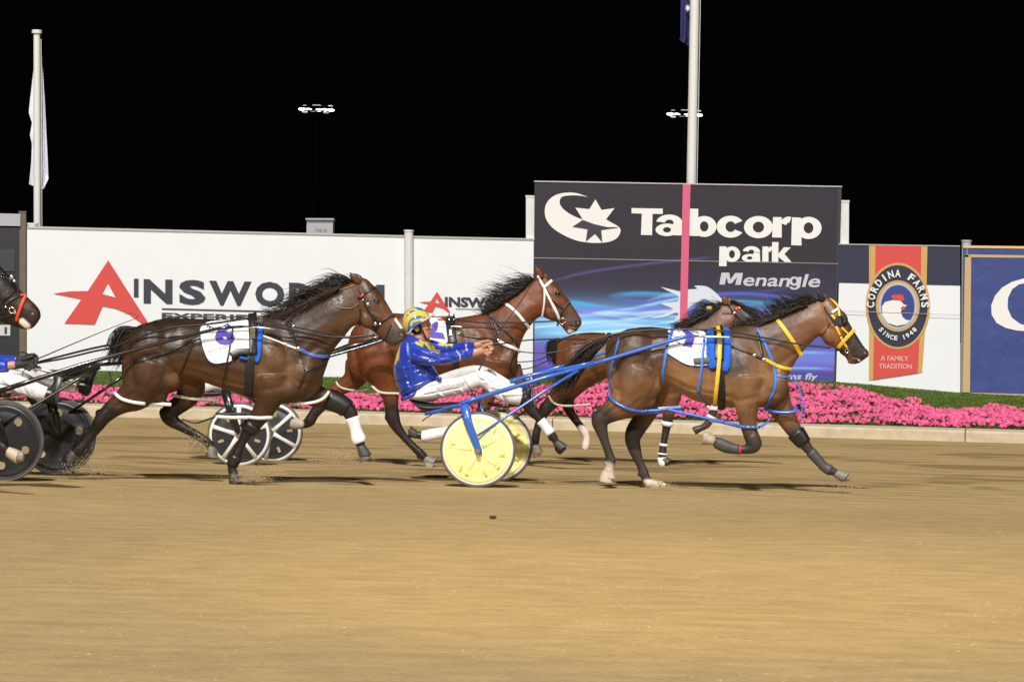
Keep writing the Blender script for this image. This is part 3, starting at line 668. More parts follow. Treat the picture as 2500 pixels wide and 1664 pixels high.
mb = MB(); mb.poly([at(1679 + (9 if i % 2 == 0 else 4) * math.cos(i * math.pi / 7) * .8, 20 + (10 if i % 2 == 0 else 4) * math.sin(i * math.pi / 7), 53.05) for i in range(14)]); mb.obj('star', WP, fl)
# ------------------------------------------------------------------ light towers far across the infield
LAMPM = mat('lamp_glow', (.9, .95, .95), .4, emit=((.85, 1, .97), 5)); LAMPD = mat('lamp_dim', (.4, .42, .42), .4, emit=((.7, .8, .78), .35)); TP = mat('tower_steel', (.0022, .0024, .0026), .9, spec=0)  # tower steel is near-black so the masts look unlit at night
for (cx, cy, xb, lab) in [(773, 268, 770, 'left floodlight tower, its two rings of lamps lit in the night sky'), (1671, 280, 1664, 'right floodlight tower, seen behind the tall flagpole')]:
    Y = 250; c = at(cx, cy, Y); k = Y / FPX; base = Vector((c.x, c.y, 0)); t = thing('floodlight_tower', base, lab, 'light tower', 'floodlight towers across the infield')
    mb = MB(); mb.tube([base, Vector((c.x, c.y, c.z + .5))], [.13, .07], 12); mb.obj('mast', TP, t)
    mb = MB(); mb.tube([c + Vector((math.cos(a) * 38 * k, math.sin(a) * 38 * k, 6 * k)) for a in (i * math.pi / 10 for i in range(20))], .05, 6, closed=True)
    mb.tube([c + Vector((math.cos(a) * 32 * k, math.sin(a) * 32 * k, -4 * k)) for a in (i * math.pi / 10 for i in range(20))], .05, 6, closed=True); mb.obj('lamp_ring', TP, t)
    for dx, dy, rx, on in [(-35, 0, 9, 1), (-20, 1, 9, 1), (-8, 4, 7, 0), (7, 2, 9, 1), (20, 1, 9, 1), (35, 1, 9, 1), (-28, 7, 7, 0), (24, 7, 7, 0), (-28, -8, 6, 0), (-4, -9, 6, 0), (6, -9, 6, 0), (34, -9, 6, 0)]:
        mb = MB(); mb.ell(c + Vector((dx * k, -.6 + abs(dx) * .01, -dy * k)), (0, 0, 3.2 * k if on else 2.2 * k), (rx * k, 0, 0), (0, .3, 0)); mb.obj('lamp', LAMPM if on else LAMPD, t, smooth=True)
mb = MB(); p = ground(1203, 1266); mb.ell(p + Vector((0, 0, .015)), (.03, 0, 0), (0, .02, 0), (0, 0, .014)); tag(mb.obj('clod', mat('dark_clod', (.06, .04, .03), .9), loc=p), 'small dark clod lying alone on the open sand', 'clod')

V = []; F = []
for _ in range(9000):
    y_ = 11 + 35 * rng.random() ** 1.3; x_ = rng.uniform(-1, 1) * (y_ * .18 + .5); r = .0018 + abs(rng.normal(0, .0024)) * (1 if rng.random() < .98 else 1.8); n0 = len(V); a = rng.uniform(0, 6.3); e = rng.uniform(.7, 1.8)
    for k in range(5): b = a + k * 1.257; V.append((x_ + r * e * math.cos(b) * rng.uniform(.8, 1.2), y_ + r * math.sin(b), .0))
    V.append((x_ + r * .2, y_, r * rng.uniform(.5, 1.0))); F += [(n0 + k, n0 + (k + 1) % 5, n0 + 5) for k in range(5)]
tag(mesh_obj('sand_clods', V, F, mat('sand_clod', (.33, .235, .115), .95, var=.4, vscale=.9)), 'small loose clods and grains lying on the track', 'sand', kind='stuff')
# ------------------------------------------------------------------ horses
def mix_caps(px, py, wv, base, caps):
    c = np.ones((len(px), 3)) * np.array(base)
    for (x0, y0, x1, y1, r, soft, col, side) in caps:
        dx, dy = x1 - x0, y1 - y0; L2 = dx * dx + dy * dy + 1e-9
        t = np.clip(((px - x0) * dx + (py - y0) * dy) / L2, 0, 1); d = np.hypot(px - x0 - t * dx, py - y0 - t * dy)
        f = np.clip((r + soft - d) / max(soft, .01), 0, 1)
        if side == 'n': f = f * (wv < 0)
        if side == 'f': f = f * (wv > 0)
        f = f[:, None]; c = c * (1 - f) + np.array(col) * f
    return c
G0 = [(1185, 430, 1290, 690, 30, -1), (1010, 540, 1035, 840, 28, -1), (1040, 858, 1170, 835, 20, -.8), (1205, 700, 1190, 890, 24, -.8), (1100, 700, 1150, 850, 40, .8), (1128, 905, 1140, 1070, 10, -.6),
      (1270, 655, 1490, 500, 24, -1.1), (1240, 450, 1510, 320, 42, .6), (1210, 560, 1420, 430, 30, .5), (590, 520, 600, 720, 38, -1), (560, 440, 600, 430, 26, .7), (255, 560, 300, 830, 22, -1), (350, 600, 380, 800, 40, .6), (470, 600, 530, 740, 22, -.9), (500, 690, 560, 770, 14, -.8),
      (690, 520, 660, 730, 16, -.3), (740, 510, 715, 760, 16, -.3), (790, 500, 770, 790, 16, -.3), (840, 500, 825, 810, 16, -.3), (760, 800, 990, 852, 9, .5), (640, 760, 760, 805, 9, .4), (300, 870, 205, 955, 14, -.8), (1070, 560, 1130, 620, 30, -.7), (430, 820, 350, 880, 20, .6), (1240, 800, 1330, 820, 22, -.7)]
JOINTS = {'A': [(132, 950, -.13, 20, 30), (348, 1080, .13, 18, 30), (206, 1252, -.13, 16, 18), (424, 1322, .13, 16, 18), (262, 1232, -.13, 10, 18), (1182, 1128, -.13, 22, 34), (1118, 1128, -.13, 20, 22), (1472, 1082, .12, 24, 26), (1432, 1118, .12, 20, 24), (1628, 1314, .12, 20, 18), (900, 1125, -.13, 18, 18), (1770, 605, 0, 22, 18), (1868, 555, 0, 16, 26)],
          'C': [(104, 962, -.13, 20, 26), (508, 958, .13, 18, 26), (-10, 1220, -.13, 18, 16), (805, 1182, .13, 16, 18), (1092, 1042, -.13, 20, 30), (1048, 1072, -.13, 18, 22), (958, 1262, -.13, 18, 18), (1722, 940, .12, 20, 26), (1748, 1142, .12, 18, 18), (1985, 522, 0, 22, 16), (2056, 470, 0, 16, 24)],
          'B': [(440, 1140, -.13, 22, 28), (672, 1430, -.13, 18, 18), (-65, 1035, .13, 18, 24), (1520, 1075, .12, 22, 26), (1640, 1295, .12, 18, 18), (1162, 1160, -.13, 24, 30), (1778, 515, 0, 20, 16), (1850, 455, 0, 16, 24)],
          'E': [(560, 1232, -.12, 12, 14), (620, 1000, -.12, 16, 24)]}
GF = [(1730, 420, 1650, 380, 9, .5), (1605, 300, 1650, 500, 12, -.5), (1790, 430, 1750, 540, 14, -.4), (1745, 345, 1770, 385, 12, -.4), (1690, 300, 1735, 320, 10, .5), (1782, 578, 1868, 592, 6, -1.1)]
tr_ = lambda L, sx, ox, sy, oy, ks=1: [(a * sx + ox, b * sy + oy, c * sx + ox, d * sy + oy, w * ks, m) for a, b, c, d, w, m in L]
GROOVES = {'A': (G0 + GF,), 'C': (tr_(G0, 1.086, 6, .99, -32) + tr_(GF, 1, 190, 1, -60),), 'B': (tr_(G0, 1.1, -100, .99, -8) + tr_(GF, 1, -8, 1, -108),), 'E': (tr_(G0, .87, -310, .86, 80, .9),)}
def carve(V, rig, fr, L, amp=.013):
    px, py = proj(V); D = np.zeros(len(V))
    for (x0, y0, x1, y1, wd, a) in L:
        (p, q) = cv(fr, [(x0, y0), (x1, y1)]); wd = wd * FR_[fr][2]; dx, dy = q[0] - p[0], q[1] - p[1]; t = np.clip(((px - p[0]) * dx + (py - p[1]) * dy) / (dx * dx + dy * dy), 0, 1)
        D += a * np.exp(-(np.hypot(px - p[0] - t * dx, py - p[1] - t * dy) / wd) ** 2)
    wv = (V - np.array(rig.P0)) @ np.array(rig.A)
    return V + np.array(rig.A)[None, :] * (D * amp * np.clip(wv / .08, -1, 1))[:, None]
HOOF = {'A': {'nh': (-.15, -1, .085, 'pale'), 'fh': (.85, -.5, .09, 'pale'), 'nf': (-1, .1, .085, 'pale'), 'ff': (.8, -.6, .09, 'grey')},
        'C': {'nh': (-.8, -.7, .085, 'dark'), 'fh': (-.1, -1, .09, 'grey'), 'nf': (.15, -1, .085, 'dark'), 'ff': (.25, -1, .09, 'dark')},
        'B': {'nh': (.75, -.65, .09, 'grey'), 'fh': (-1, .1, .09, 'pale'), 'nf': (-1, .2, .085, 'dark'), 'ff': (.6, -.8, .09, 'dark')},
        'E': {'nh': (.2, -1, .085, 'pale'), 'fh': (.0, -1, .085, 'pale'), 'nf': (.6, -.8, .07, 'dark'), 'ff': (-.9, -.5, .08, 'dark')}, 'D': {'ff': (1, -.2, .09, 'pale')}}
def build_horse(key, rig, fr, torso, neck, head, legs, muscles, ears, base, caps, eye, nostril, label, group='racing trotters and pacers', coat=None, voxel=.008, extra=()):
    mb = MB(); s = FR_[fr][2] if fr else 1
    loft_pairs(mb, rig, cvp(fr, torso), egg=.15); loft_pairs(mb, rig, cvp(fr, neck), egg=.25); loft_pairs(mb, rig, cvp(fr, head), egg=-.05, k=5)
    LG = {}
    for nm, f2, w, st in legs:
        st2 = cv(f2, [(p[0], p[1], p[2] * (.86 if p[2] < 40 else 1)) for p in st]); LG[nm] = (st2, w)
        mb.rings(leg_path(rig, st2, w, 4))
    for m_ in muscles:   # x,y,w, rx,ry,rw, angle
        x, y, w, rx, ry, rw, ang = m_; (px, py), = cv(fr, [(x, y)]); a = math.radians(ang); k = rig.k * s
        for sg in (1, -1):
            mb.ell(rig(px, py, w * sg), rig.T * (rx * k * math.cos(a)) + Vector((0, 0, -rx * k * math.sin(a))), rig.T * (ry * k * math.sin(a)) + Vector((0, 0, ry * k * math.cos(a))), rig.A * rw)
    for (x, y, w, rx, ry) in JOINTS.get(key, []):
        (p,) = cv(fr, [(x, y)]); k_ = rig.k * s; mb.ell(rig(p[0], p[1], w), rig.T * rx * k_, Vector((0, 0, ry * k_)), rig.A * .032)
    V, F = remesh(mb, voxel, 2, .5)
    lowpts = [rig(p[0], p[1], w) for (st2, w) in LG.values() for p in st2[5:]]; hp = [rig(*q, 0) for q in [((p[0] + p[2]) / 2, (p[1] + p[3]) / 2) for p in cvp(fr, head)[2:]]]
    def wf(V):
        d = np.full(len(V), 9.0)
        for q in lowpts: d = np.minimum(d, np.linalg.norm(V - np.array(q), axis=1))
        e = np.full(len(V), 9.0)
        for q in hp: e = np.minimum(e, np.linalg.norm(V - np.array(q), axis=1))
        return np.minimum(np.clip((d - .05) / .14, .06, 1), np.clip((e - .10) / .12, .12, 1))
    V = wsmooth(V, F, 12, wf)
    GR = GROOVES.get(key)
    if GR: V = carve(V, rig, fr, *GR)
    # ears, joined to the same mesh unsmoothed
    em = MB(); hoofs = []
    for nm, (st2, w) in LG.items():
        if len(st2) < 10 or nm not in HOOF.get(key, {}): continue
        p, q = rig(st2[-3][0], st2[-3][1], w), rig(st2[-1][0], st2[-1][1], w); hx, hy, L_, c_ = HOOF[key][nm]
        ax = (q - p).normalized()
        # hoof capsule: slanted front wall, flat sole
        tip = Vector((hx, 0, hy)).normalized(); tip = rig.T * tip.x + Vector((0, 0, tip.z)); n_ = rig.A.cross(tip)
        hb = MB(); R = []
        for t, ra, rb, sh in [(-.1, .036, .034, 0), (0, .043, .040, 0), (.12, .046, .044, .002), (.6, .053, .050, .012), (.97, .058, .054, .022), (1, .055, .051, .022)]:
            c = p + tip * (L_ * t) + n_ * 0
            f_ = -n_ if n_.dot(rig.T) < 0 and tip.z < -.5 else n_
            R.append([c + f_ * (ra * math.cos(g) + sh) + rig.A * (rb * math.sin(g)) for g in (2 * math.pi * j / 18 for j in range(18))])
        hb.rings(R); hoofs.append((hb, c_))
    for (bx, by, tx, ty, r, w) in ears:
        (b_, t_) = cv(fr, [(bx, by), (tx, ty)]); p, q = rig(b_[0], b_[1], w), rig(t_[0], t_[1], w * 1.25); ax = (q - p) * 1.12; R = []
        u = rig.A.cross(ax).normalized()
        for i in range(8):
            t = i / 7; q = b_; rr = r * .82 * rig.k * s * (math.sin(math.pi * (t * .78 + .2)) ** .9 if i < 7 else .03)
            c = p + ax * t + u * (rr * .12)
            R.append([c + u * (rr * math.cos(g)) + rig.A * (rr * .45 * math.sin(g)) for g in (2 * math.pi * j / 10 for j in range(10))])
        em.rings(R)
    n0 = len(V); V = np.vstack([V, np.array([tuple(v) for v in em.V])]); F = F + [tuple(i + n0 for i in f) for f in em.F]
    px, py = proj(V); wv = (V - np.array(rig.P0)) @ np.array(rig.A)
    cp = []
    for (f2, x0, y0, x1, y1, r, soft, col, side) in caps:
        (a, b) = cv(f2, [(x0, y0), (x1, y1)]); s2 = FR_[f2][2]; cp.append((a[0], a[1], b[0], b[1], r * s2, soft * s2, col, side))
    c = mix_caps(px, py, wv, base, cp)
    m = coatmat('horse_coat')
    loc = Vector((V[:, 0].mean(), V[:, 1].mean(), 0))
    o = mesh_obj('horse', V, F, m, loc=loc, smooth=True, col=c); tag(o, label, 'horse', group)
    surf = Surf(V, F)
    for hb, c_ in hoofs: hb.obj('hoof', mat('hoof_' + c_, {'pale': (.46, .38, .28), 'grey': (.20, .18, .155), 'dark': (.06, .05, .045)}[c_], .55, var=.2, vscale=25), o, smooth=False)
    (ex, ey), = cv(fr, [eye[:2]]); h = surf.hit(rig, ex, ey, -.08, 0)
    mb = MB(); r = .021; mb.ell(h[0] - h[1] * .007, (0, 0, r), rig.T * r * 1.15, rig.A * r * .8); mb.obj('eye', EYE, o, smooth=True)
    mb = MB(); k = rig.k * s  # lids
    for sgn in (1,):
        P = [h[0] + h[1] * .006 + rig.T * (r * 1.25 * math.cos(a)) + Vector((0, 0, r * 1.0 * math.sin(a) + .002)) for a in np.linspace(.1, math.pi - .1, 9)]
        mb.tube(P, [.003, .005, .007, .008, .008, .008, .007, .005, .003], 6)
        P = [h[0] + h[1] * .004 + rig.T * (r * 1.25 * math.cos(a)) + Vector((0, 0, -r * .85 * math.sin(a))) for a in np.linspace(.1, math.pi - .1, 9)]
        mb.tube(P, [.002, .003, .004, .005, .005, .005, .004, .003, .002], 6)
    mb.obj('eyelid', mat('lid_skin', (.035, .022, .016), .4), o, smooth=True)
    (nx_, ny_), = cv(fr, [nostril[:2]]); h = surf.hit(rig, nx_, ny_, -.05, 0)
    mb = MB(); u = Vector((math.cos(.5), 0, -math.sin(.5))); v = Vector((math.sin(.5), 0, math.cos(.5)))
    mb.ell(h[0], u * .026, v * .017, h[1] * .004); mb.obj('nostril', mat('nostril_dark', (.02, .008, .006), .5), o, smooth=True)
    mb = MB(); mb.ell(h[0] - u * -.004 - v * .003, u * .016, v * .009, h[1] * .0055); mb.obj('nostril_lining', mat('nostril_pink', (.42, .12, .09), .45), o, smooth=True)
    mb = MB(); mb.tube([h[0] + h[1] * .004 + u * (.029 * math.cos(a)) + v * (.020 * math.sin(a)) for a in np.linspace(0, 2 * math.pi, 17)[:-1]], .0055, 6, closed=True); mb.obj('nostril_rim', mat('muzzle_skin', (.045, .032, .028), .45), o, smooth=True)
    return o, surf, LG
def sleeve(o, rig, LG, leg, a0, a1, m, name='leg_boot', grow=.009, label=None):
    st, w = LG[leg]; R = leg_path(rig, st, w, 4, grow, a0, a1)
    mb = MB(); mb.rings(R); q = mb.obj(name, m, o, smooth=True)
    if label: q['label'] = label
    return q
def mane(o, rig, fr, guides, n, seed, m=None, name='mane', **k):
    mb = MB(); hair(mb, rig, [cv(fr, g) for g in guides], n, seed=seed, **k); return mb.obj(name, m or HAIR, o, smooth=True)
HC = lambda r, g, b: (r, g, b)
DK_ = (.030, .021, .016)
# ---- A: leading dark bay, blue and yellow harness
rA = Rig(1600, 28.45, 5)
A_legs = [('nh', 'A', -.13, [(430, 640, 150), (400, 740, 158), (360, 840, 122), (265, 908, 84), (200, 950, 62), (168, 985, 56), (178, 1040, 42), (197, 1105, 35), (222, 1180, 32), (238, 1240, 37), (228, 1290, 33), (214, 1335, 43), (206, 1378, 46)]),
          ('fh', 'A', .13, [(520, 660, 130), (500, 780, 115), (480, 880, 88), (450, 960, 66), (392, 1050, 60), (378, 1110, 50), (395, 1180, 40), (420, 1245, 33), (448, 1310, 35), (462, 1350, 34), (490, 1383, 36), (540, 1392, 30), (590, 1398, 18)]),
          ('nf', 'A', -.13, [(1110, 700, 130), (1110, 820, 104), (1108, 905, 76), (1112, 980, 60), (1125, 1050, 50), (1150, 1120, 50), (1145, 1150, 44), (1100, 1168, 34), (1040, 1165, 30), (980, 1152, 38), (930, 1130, 38), (895, 1110, 34), (862, 1098, 40), (825, 1092, 46)]),
          ('ff', 'A', .12, [(1270, 780, 110), (1310, 880, 84), (1355, 960, 66), (1405, 1040, 54), (1450, 1100, 46), (1500, 1165, 37), (1550, 1222, 31), (1600, 1278, 29), (1640, 1300, 34), (1680, 1318, 28), (1715, 1338, 38), (1765, 1352, 20)])]
A, sA, LA = build_horse('A', rA, 'A',
    [(205, 520, 205, 640, .06), (228, 462, 222, 740, .16), (300, 416, 290, 830, .23), (400, 390, 400, 860, .265), (490, 384, 500, 820, .272), (565, 390, 572, 752, .265), (650, 398, 655, 790, .28), (760, 404, 757, 850, .30), (870, 402, 868, 884, .30), (970, 392, 980, 900, .28), (1060, 372, 1090, 902, .25), (1130, 365, 1220, 900, .215), (1190, 365, 1320, 868, .18), (1230, 400, 1372, 770, .12)],
    [(1040, 380, 1350, 770, .16), (1130, 362, 1382, 680, .135), (1230, 335, 1412, 620, .115), (1340, 300, 1462, 548, .10), (1435, 262, 1512, 495, .088), (1515, 228, 1560, 452, .078), (1580, 203, 1605, 440, .07), (1620, 205, 1630, 445, .065)],
    [(1572, 200, 1575, 430, .055), (1625, 198, 1598, 488, .082), (1672, 232, 1640, 512, .098), (1712, 280, 1680, 530, .095), (1752, 345, 1705, 548, .080), (1787, 405, 1728, 572, .062), (1820, 458, 1748, 600, .055), (1850, 505, 1768, 618, .054), (1876, 540, 1795, 624, .053), (1886, 570, 1828, 614, .036)],
    A_legs,
    [(1085, 640, -.13, 120, 170, .13, -20), (1150, 800, -.13, 110, 90, .11, 20), (1280, 740, -.07, 90, 130, .10, 10), (390, 580, -.10, 170, 190, .20, 0), (450, 745, -.12, 115, 90, .14, 30), (425, 840, -.12, 105, 70, .10, 15), (300, 690, -.12, 70, 150, .10, 10), (1640, 430, -.045, 60, 65, .055, 0), (1720, 320, -.05, 45, 25, .04, 55)],
    [(1592, 222, 1562, 160, 24, -.045), (1600, 215, 1592, 172, 22, .045)],
    (.165, .078, .032),
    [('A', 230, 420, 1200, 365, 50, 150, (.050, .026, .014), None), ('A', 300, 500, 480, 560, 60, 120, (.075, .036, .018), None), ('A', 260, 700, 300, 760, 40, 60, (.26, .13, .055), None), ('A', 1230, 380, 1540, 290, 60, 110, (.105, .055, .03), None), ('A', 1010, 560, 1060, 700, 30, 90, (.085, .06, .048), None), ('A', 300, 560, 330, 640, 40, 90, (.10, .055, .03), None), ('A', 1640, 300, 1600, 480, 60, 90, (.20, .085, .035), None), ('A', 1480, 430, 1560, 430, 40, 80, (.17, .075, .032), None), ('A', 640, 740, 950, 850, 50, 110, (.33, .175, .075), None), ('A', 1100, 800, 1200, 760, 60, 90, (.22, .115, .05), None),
     ('A', 1790, 470, 1860, 590, 50, 60, DK_, None), ('A', 1710, 250, 1800, 400, 22, 40, (.045, .03, .022), None),
     ('A', 168, 985, 238, 1240, 60, 70, (.040, .030, .025), None), ('A', 385, 1050, 450, 1320, 60, 60, (.040, .030, .025), None), ('A', 1150, 1150, 900, 1110, 60, 60, (.038, .028, .023), None), ('A', 1440, 1100, 1700, 1330, 55, 60, (.04, .03, .025), None),
     ('A', 215, 1310, 205, 1400, 50, 24, (.50, .42, .34), 'n'), ('A', 470, 1395, 600, 1400, 30, 16, (.62, .54, .46), 'f'), ('A', 858, 1090, 810, 1090, 42, 12, (.36, .29, .21), 'n'), ('A', 1712, 1345, 1790, 1355, 34, 8, (.30, .25, .21), 'f'), ('A', 1582, 200, 1560, 160, 26, 8, (.02, .015, .012), None)],
    (1728, 345), (1857, 548), 'leading dark bay horse in blue and yellow harness with a white number 1 cloth')
mane(A, rA, 'A', [[(1075, 385), (1020, 372), (960, 378)], [(1180, 360), (1120, 345), (1070, 370)], [(1290, 325), (1240, 270), (1225, 225)], [(1360, 298), (1290, 230), (1240, 215)], [(1430, 268), (1370, 215), (1320, 205)], [(1500, 240), (1430, 200), (1370, 195)], [(1570, 215), (1500, 195), (1440, 195)]], 420, 3, jit=7, r=.0045, w0=-.012, wj=.05)
mane(A, rA, 'A', [[(1500, 245), (1420, 262), (1330, 320)], [(1400, 285), (1320, 300), (1250, 335)], [(1300, 325), (1220, 350), (1130, 385)], [(1230, 350), (1150, 372), (1060, 395)]], 180, 4, jit=4, r=.005, w0=-.05, wj=.03)
def lst(fr, L): return [cv(fr, l) for l in L]
tl = MB(); hair(tl, rA, lst('A', [[(225, 455), (120, 490), (20, 560), (-60, 640), (-140, 700)], [(215, 475), (110, 530), (10, 630), (-80, 740), (-200, 790)], [(205, 495), (90, 590), (0, 700), (-60, 800), (-160, 870)]]), 330, r=.006, jit=9, wj=.06, seed=9, w0=0); tl.obj('tail', HAIR, A, smooth=True)
# ---- C: brown number 6
rC = Rig(600, 27.75, 4)
C_legs = [('nh', 'C', -.13, [(450, 620, 160), (410, 740, 160), (340, 840, 115), (260, 890, 78), (195, 935, 60), (140, 985, 50), (105, 1035, 43), (65, 1095, 36), (22, 1150, 34), (-15, 1195, 38), (-48, 1220, 34), (-78, 1248, 42), (-95, 1275, 40)]),
          ('fh', 'C', .13, [(620, 700, 130), (690, 790, 105), (670, 860, 76), (610, 915, 60), (552, 965, 55), (570, 1005, 46), (640, 1050, 38), (720, 1095, 33), (790, 1140, 37), (825, 1180, 33), (828, 1215, 40), (818, 1245, 38)]),
          ('nf', 'C', -.13, [(1200, 720, 135), (1200, 830, 108), (1180, 900, 80), (1140, 970, 64), (1080, 1050, 50), (1040, 1110, 38), (1008, 1180, 33), (978, 1250, 38), (958, 1300, 33), (966, 1350, 36), (978, 1400, 42), (984, 1420, 34)]),
          ('ff', 'C', .12, [(1400, 780, 110), (1490, 850, 78), (1570, 872, 64), (1650, 905, 56), (1705, 950, 50), (1728, 1005, 40), (1748, 1070, 36), (1765, 1128, 40), (1782, 1175, 31), (1798, 1220, 38), (1812, 1262, 40)])]
C, sC, LC = build_horse('C', rC, 'C',
    [(288, 500, 285, 640, .07), (292, 455, 268, 750, .17), (360, 402, 325, 840, .23), (450, 378, 440, 870, .265), (540, 360, 540, 840, .275), (630, 356, 630, 750, .265), (720, 358, 730, 750, .28), (830, 362, 830, 785, .30), (930, 362, 940, 822, .30), (1030, 352, 1040, 858, .285), (1120, 340, 1150, 895, .26), (1200, 338, 1270, 905, .22), (1270, 355, 1400, 888, .18), (1330, 400, 1500, 838, .13), (1360, 450, 1545, 760, .08)],
    [(1150, 345, 1520, 790, .17), (1230, 342, 1565, 660, .15), (1330, 310, 1590, 590, .125), (1430, 265, 1630, 530, .11), (1530, 210, 1672, 480, .10), (1620, 160, 1715, 425, .085), (1700, 122, 1745, 405, .075), (1765, 112, 1775, 398, .07)],
    [(1700, 120, 1742, 400, .055), (1800, 98, 1778, 402, .08), (1852, 138, 1815, 418, .098), (1895, 185, 1850, 438, .095), (1935, 240, 1882, 462, .080), (1975, 308, 1912, 490, .062), (2012, 362, 1938, 510, .056), (2045, 412, 1965, 526, .054), (2070, 455, 2002, 532, .052), (2076, 482, 2038, 510, .036)],
    C_legs,
    [(1200, 600, -.12, 120, 170, .14, -25), (1270, 790, -.12, 120, 90, .12, 15), (1420, 700, -.08, 80, 130, .10, 10), (440, 570, -.10, 180, 190, .20, 0), (520, 735, -.12, 120, 95, .14, 30), (455, 830, -.12, 100, 70, .10, 25), (330, 680, -.12, 70, 150, .10, 10), (1830, 360, -.045, 60, 65, .055, 0), (1870, 230, -.05, 45, 25, .035, 55)],
    [(1770, 140, 1714, 74, 30, -.045), (1785, 128, 1742, 78, 26, .045)],
    (.062, .027, .011),
    [('C', 300, 420, 1200, 350, 30, 100, (.028, .015, .009), None), ('C', 1780, 200, 1860, 420, 50, 90, (.10, .042, .018), None), ('C', 1930, 260, 1960, 400, 30, 50, (.14, .05, .022), None), ('C', 1640, 300, 1720, 400, 40, 70, (.09, .04, .018), None), ('C', 620, 720, 1000, 830, 35, 80, (.15, .07, .028), None), ('C', 1180, 640, 1290, 720, 60, 110, (.12, .062, .028), None), ('C', 1230, 380, 1600, 240, 50, 100, (.035, .018, .010), None),
     ('C', 1990, 470, 2060, 500, 40, 50, (.055, .042, .036), None), ('C', 2010, 365, 2040, 408, 12, 6, (.75, .70, .66), None),
     ('C', 150, 985, -80, 1240, 55, 60, (.014, .010, .008), None), ('C', 552, 965, 820, 1170, 55, 60, (.016, .011, .009), None), ('C', 1070, 1060, 960, 1320, 55, 60, (.018, .012, .010), None), ('C', 1690, 940, 1790, 1200, 55, 60, (.016, .012, .010), None),
     ('C', 828, 1215, 818, 1250, 36, 10, (.20, .17, .15), 'f'), ('C', 1803, 1235, 1815, 1275, 36, 10, (.13, .11, .10), 'f'), ('C', 975, 1380, 985, 1430, 36, 12, (.05, .04, .035), 'n')],
    (1880, 250), (2036, 458), 'dark brown horse wearing number 6 cloth and white hobble straps')
mane(C, rC, 'C', [[(1190, 360), (1170, 345), (1150, 350)], [(1290, 340), (1220, 325), (1150, 340)], [(1400, 290), (1330, 250), (1250, 290), (1180, 320)], [(1500, 235), (1420, 190), (1340, 215), (1290, 260)], [(1580, 190), (1510, 140), (1420, 180), (1330, 225)], [(1660, 145), (1600, 95), (1540, 110), (1490, 170)], [(1725, 120), (1680, 85), (1620, 95), (1560, 110)]], 460, 5, m=HAIR, jit=8, r=.0045, w0=-.015, wj=.06)
mane(C, rC, 'C', [[(1660, 150), (1580, 190), (1500, 250)], [(1560, 205), (1480, 250), (1390, 310)], [(1450, 260), (1370, 310), (1260, 370)], [(1330, 320), (1260, 360), (1180, 380)]], 260, 6, m=HAIRB, jit=7, r=.005, w0=-.055, wj=.04)
tl = MB(); hair(tl, rC, lst('C', [[(345, 415), (280, 420), (230, 450), (195, 520), (180, 600)], [(335, 440), (280, 440), (240, 480), (200, 560), (170, 640)], [(320, 470), (290, 500), (270, 560), (240, 620), (200, 660)]]), 420, r=.0065, jit=6, wj=.05, seed=19); tl.obj('tail', HAIR, C, smooth=True)
# ---- B: bright bay, white bridle
rB = Rig(1150, 32.0, 5)
f2b = lambda pts: [(1.1538 * p[0] - 1809, 1.1538 * p[1]) + tuple(q * 1.15 for q in p[2:3]) for p in pts]
B_legs = [('nh', 'B', -.13, [(330, 640, 150), (380, 780, 140), (425, 880, 96), (458, 970, 68), (470, 1060, 52), (478, 1140, 54), (505, 1205, 42), (555, 1275, 35), (620, 1345, 33), (690, 1412, 37), (722, 1445, 33), (750, 1482, 42), (775, 1502, 44)]),
          ('fh', 'B', .13, [(240, 760, 120), (190, 860, 85), (110, 915, 60), (30, 970, 50), (-40, 1045, 48), (-100, 1115, 40), (-135, 1170, 42), (-185, 1195, 34), (-230, 1190, 42), (-275, 1185, 38)]),
          ('nf', 'B', -.13, [(1250, 720, 120), (1230, 860, 84), (1190, 960, 60), (1150, 1070, 52), (1130, 1170, 50), (1060, 1225, 38), (960, 1240, 34), (860, 1250, 34), (760, 1268, 38), (705, 1278, 36), (655, 1268, 30), (615, 1258, 38), (600, 1262, 34)]),
          ('ff', 'B', .12, [(1340, 780, 90), (1400, 900, 64), (1450, 1000, 50), (1500, 1085, 48), (1555, 1148, 36), (1605, 1210, 32), (1655, 1278, 38), (1685, 1325, 30), (1708, 1365, 40), (1735, 1395, 38)])]
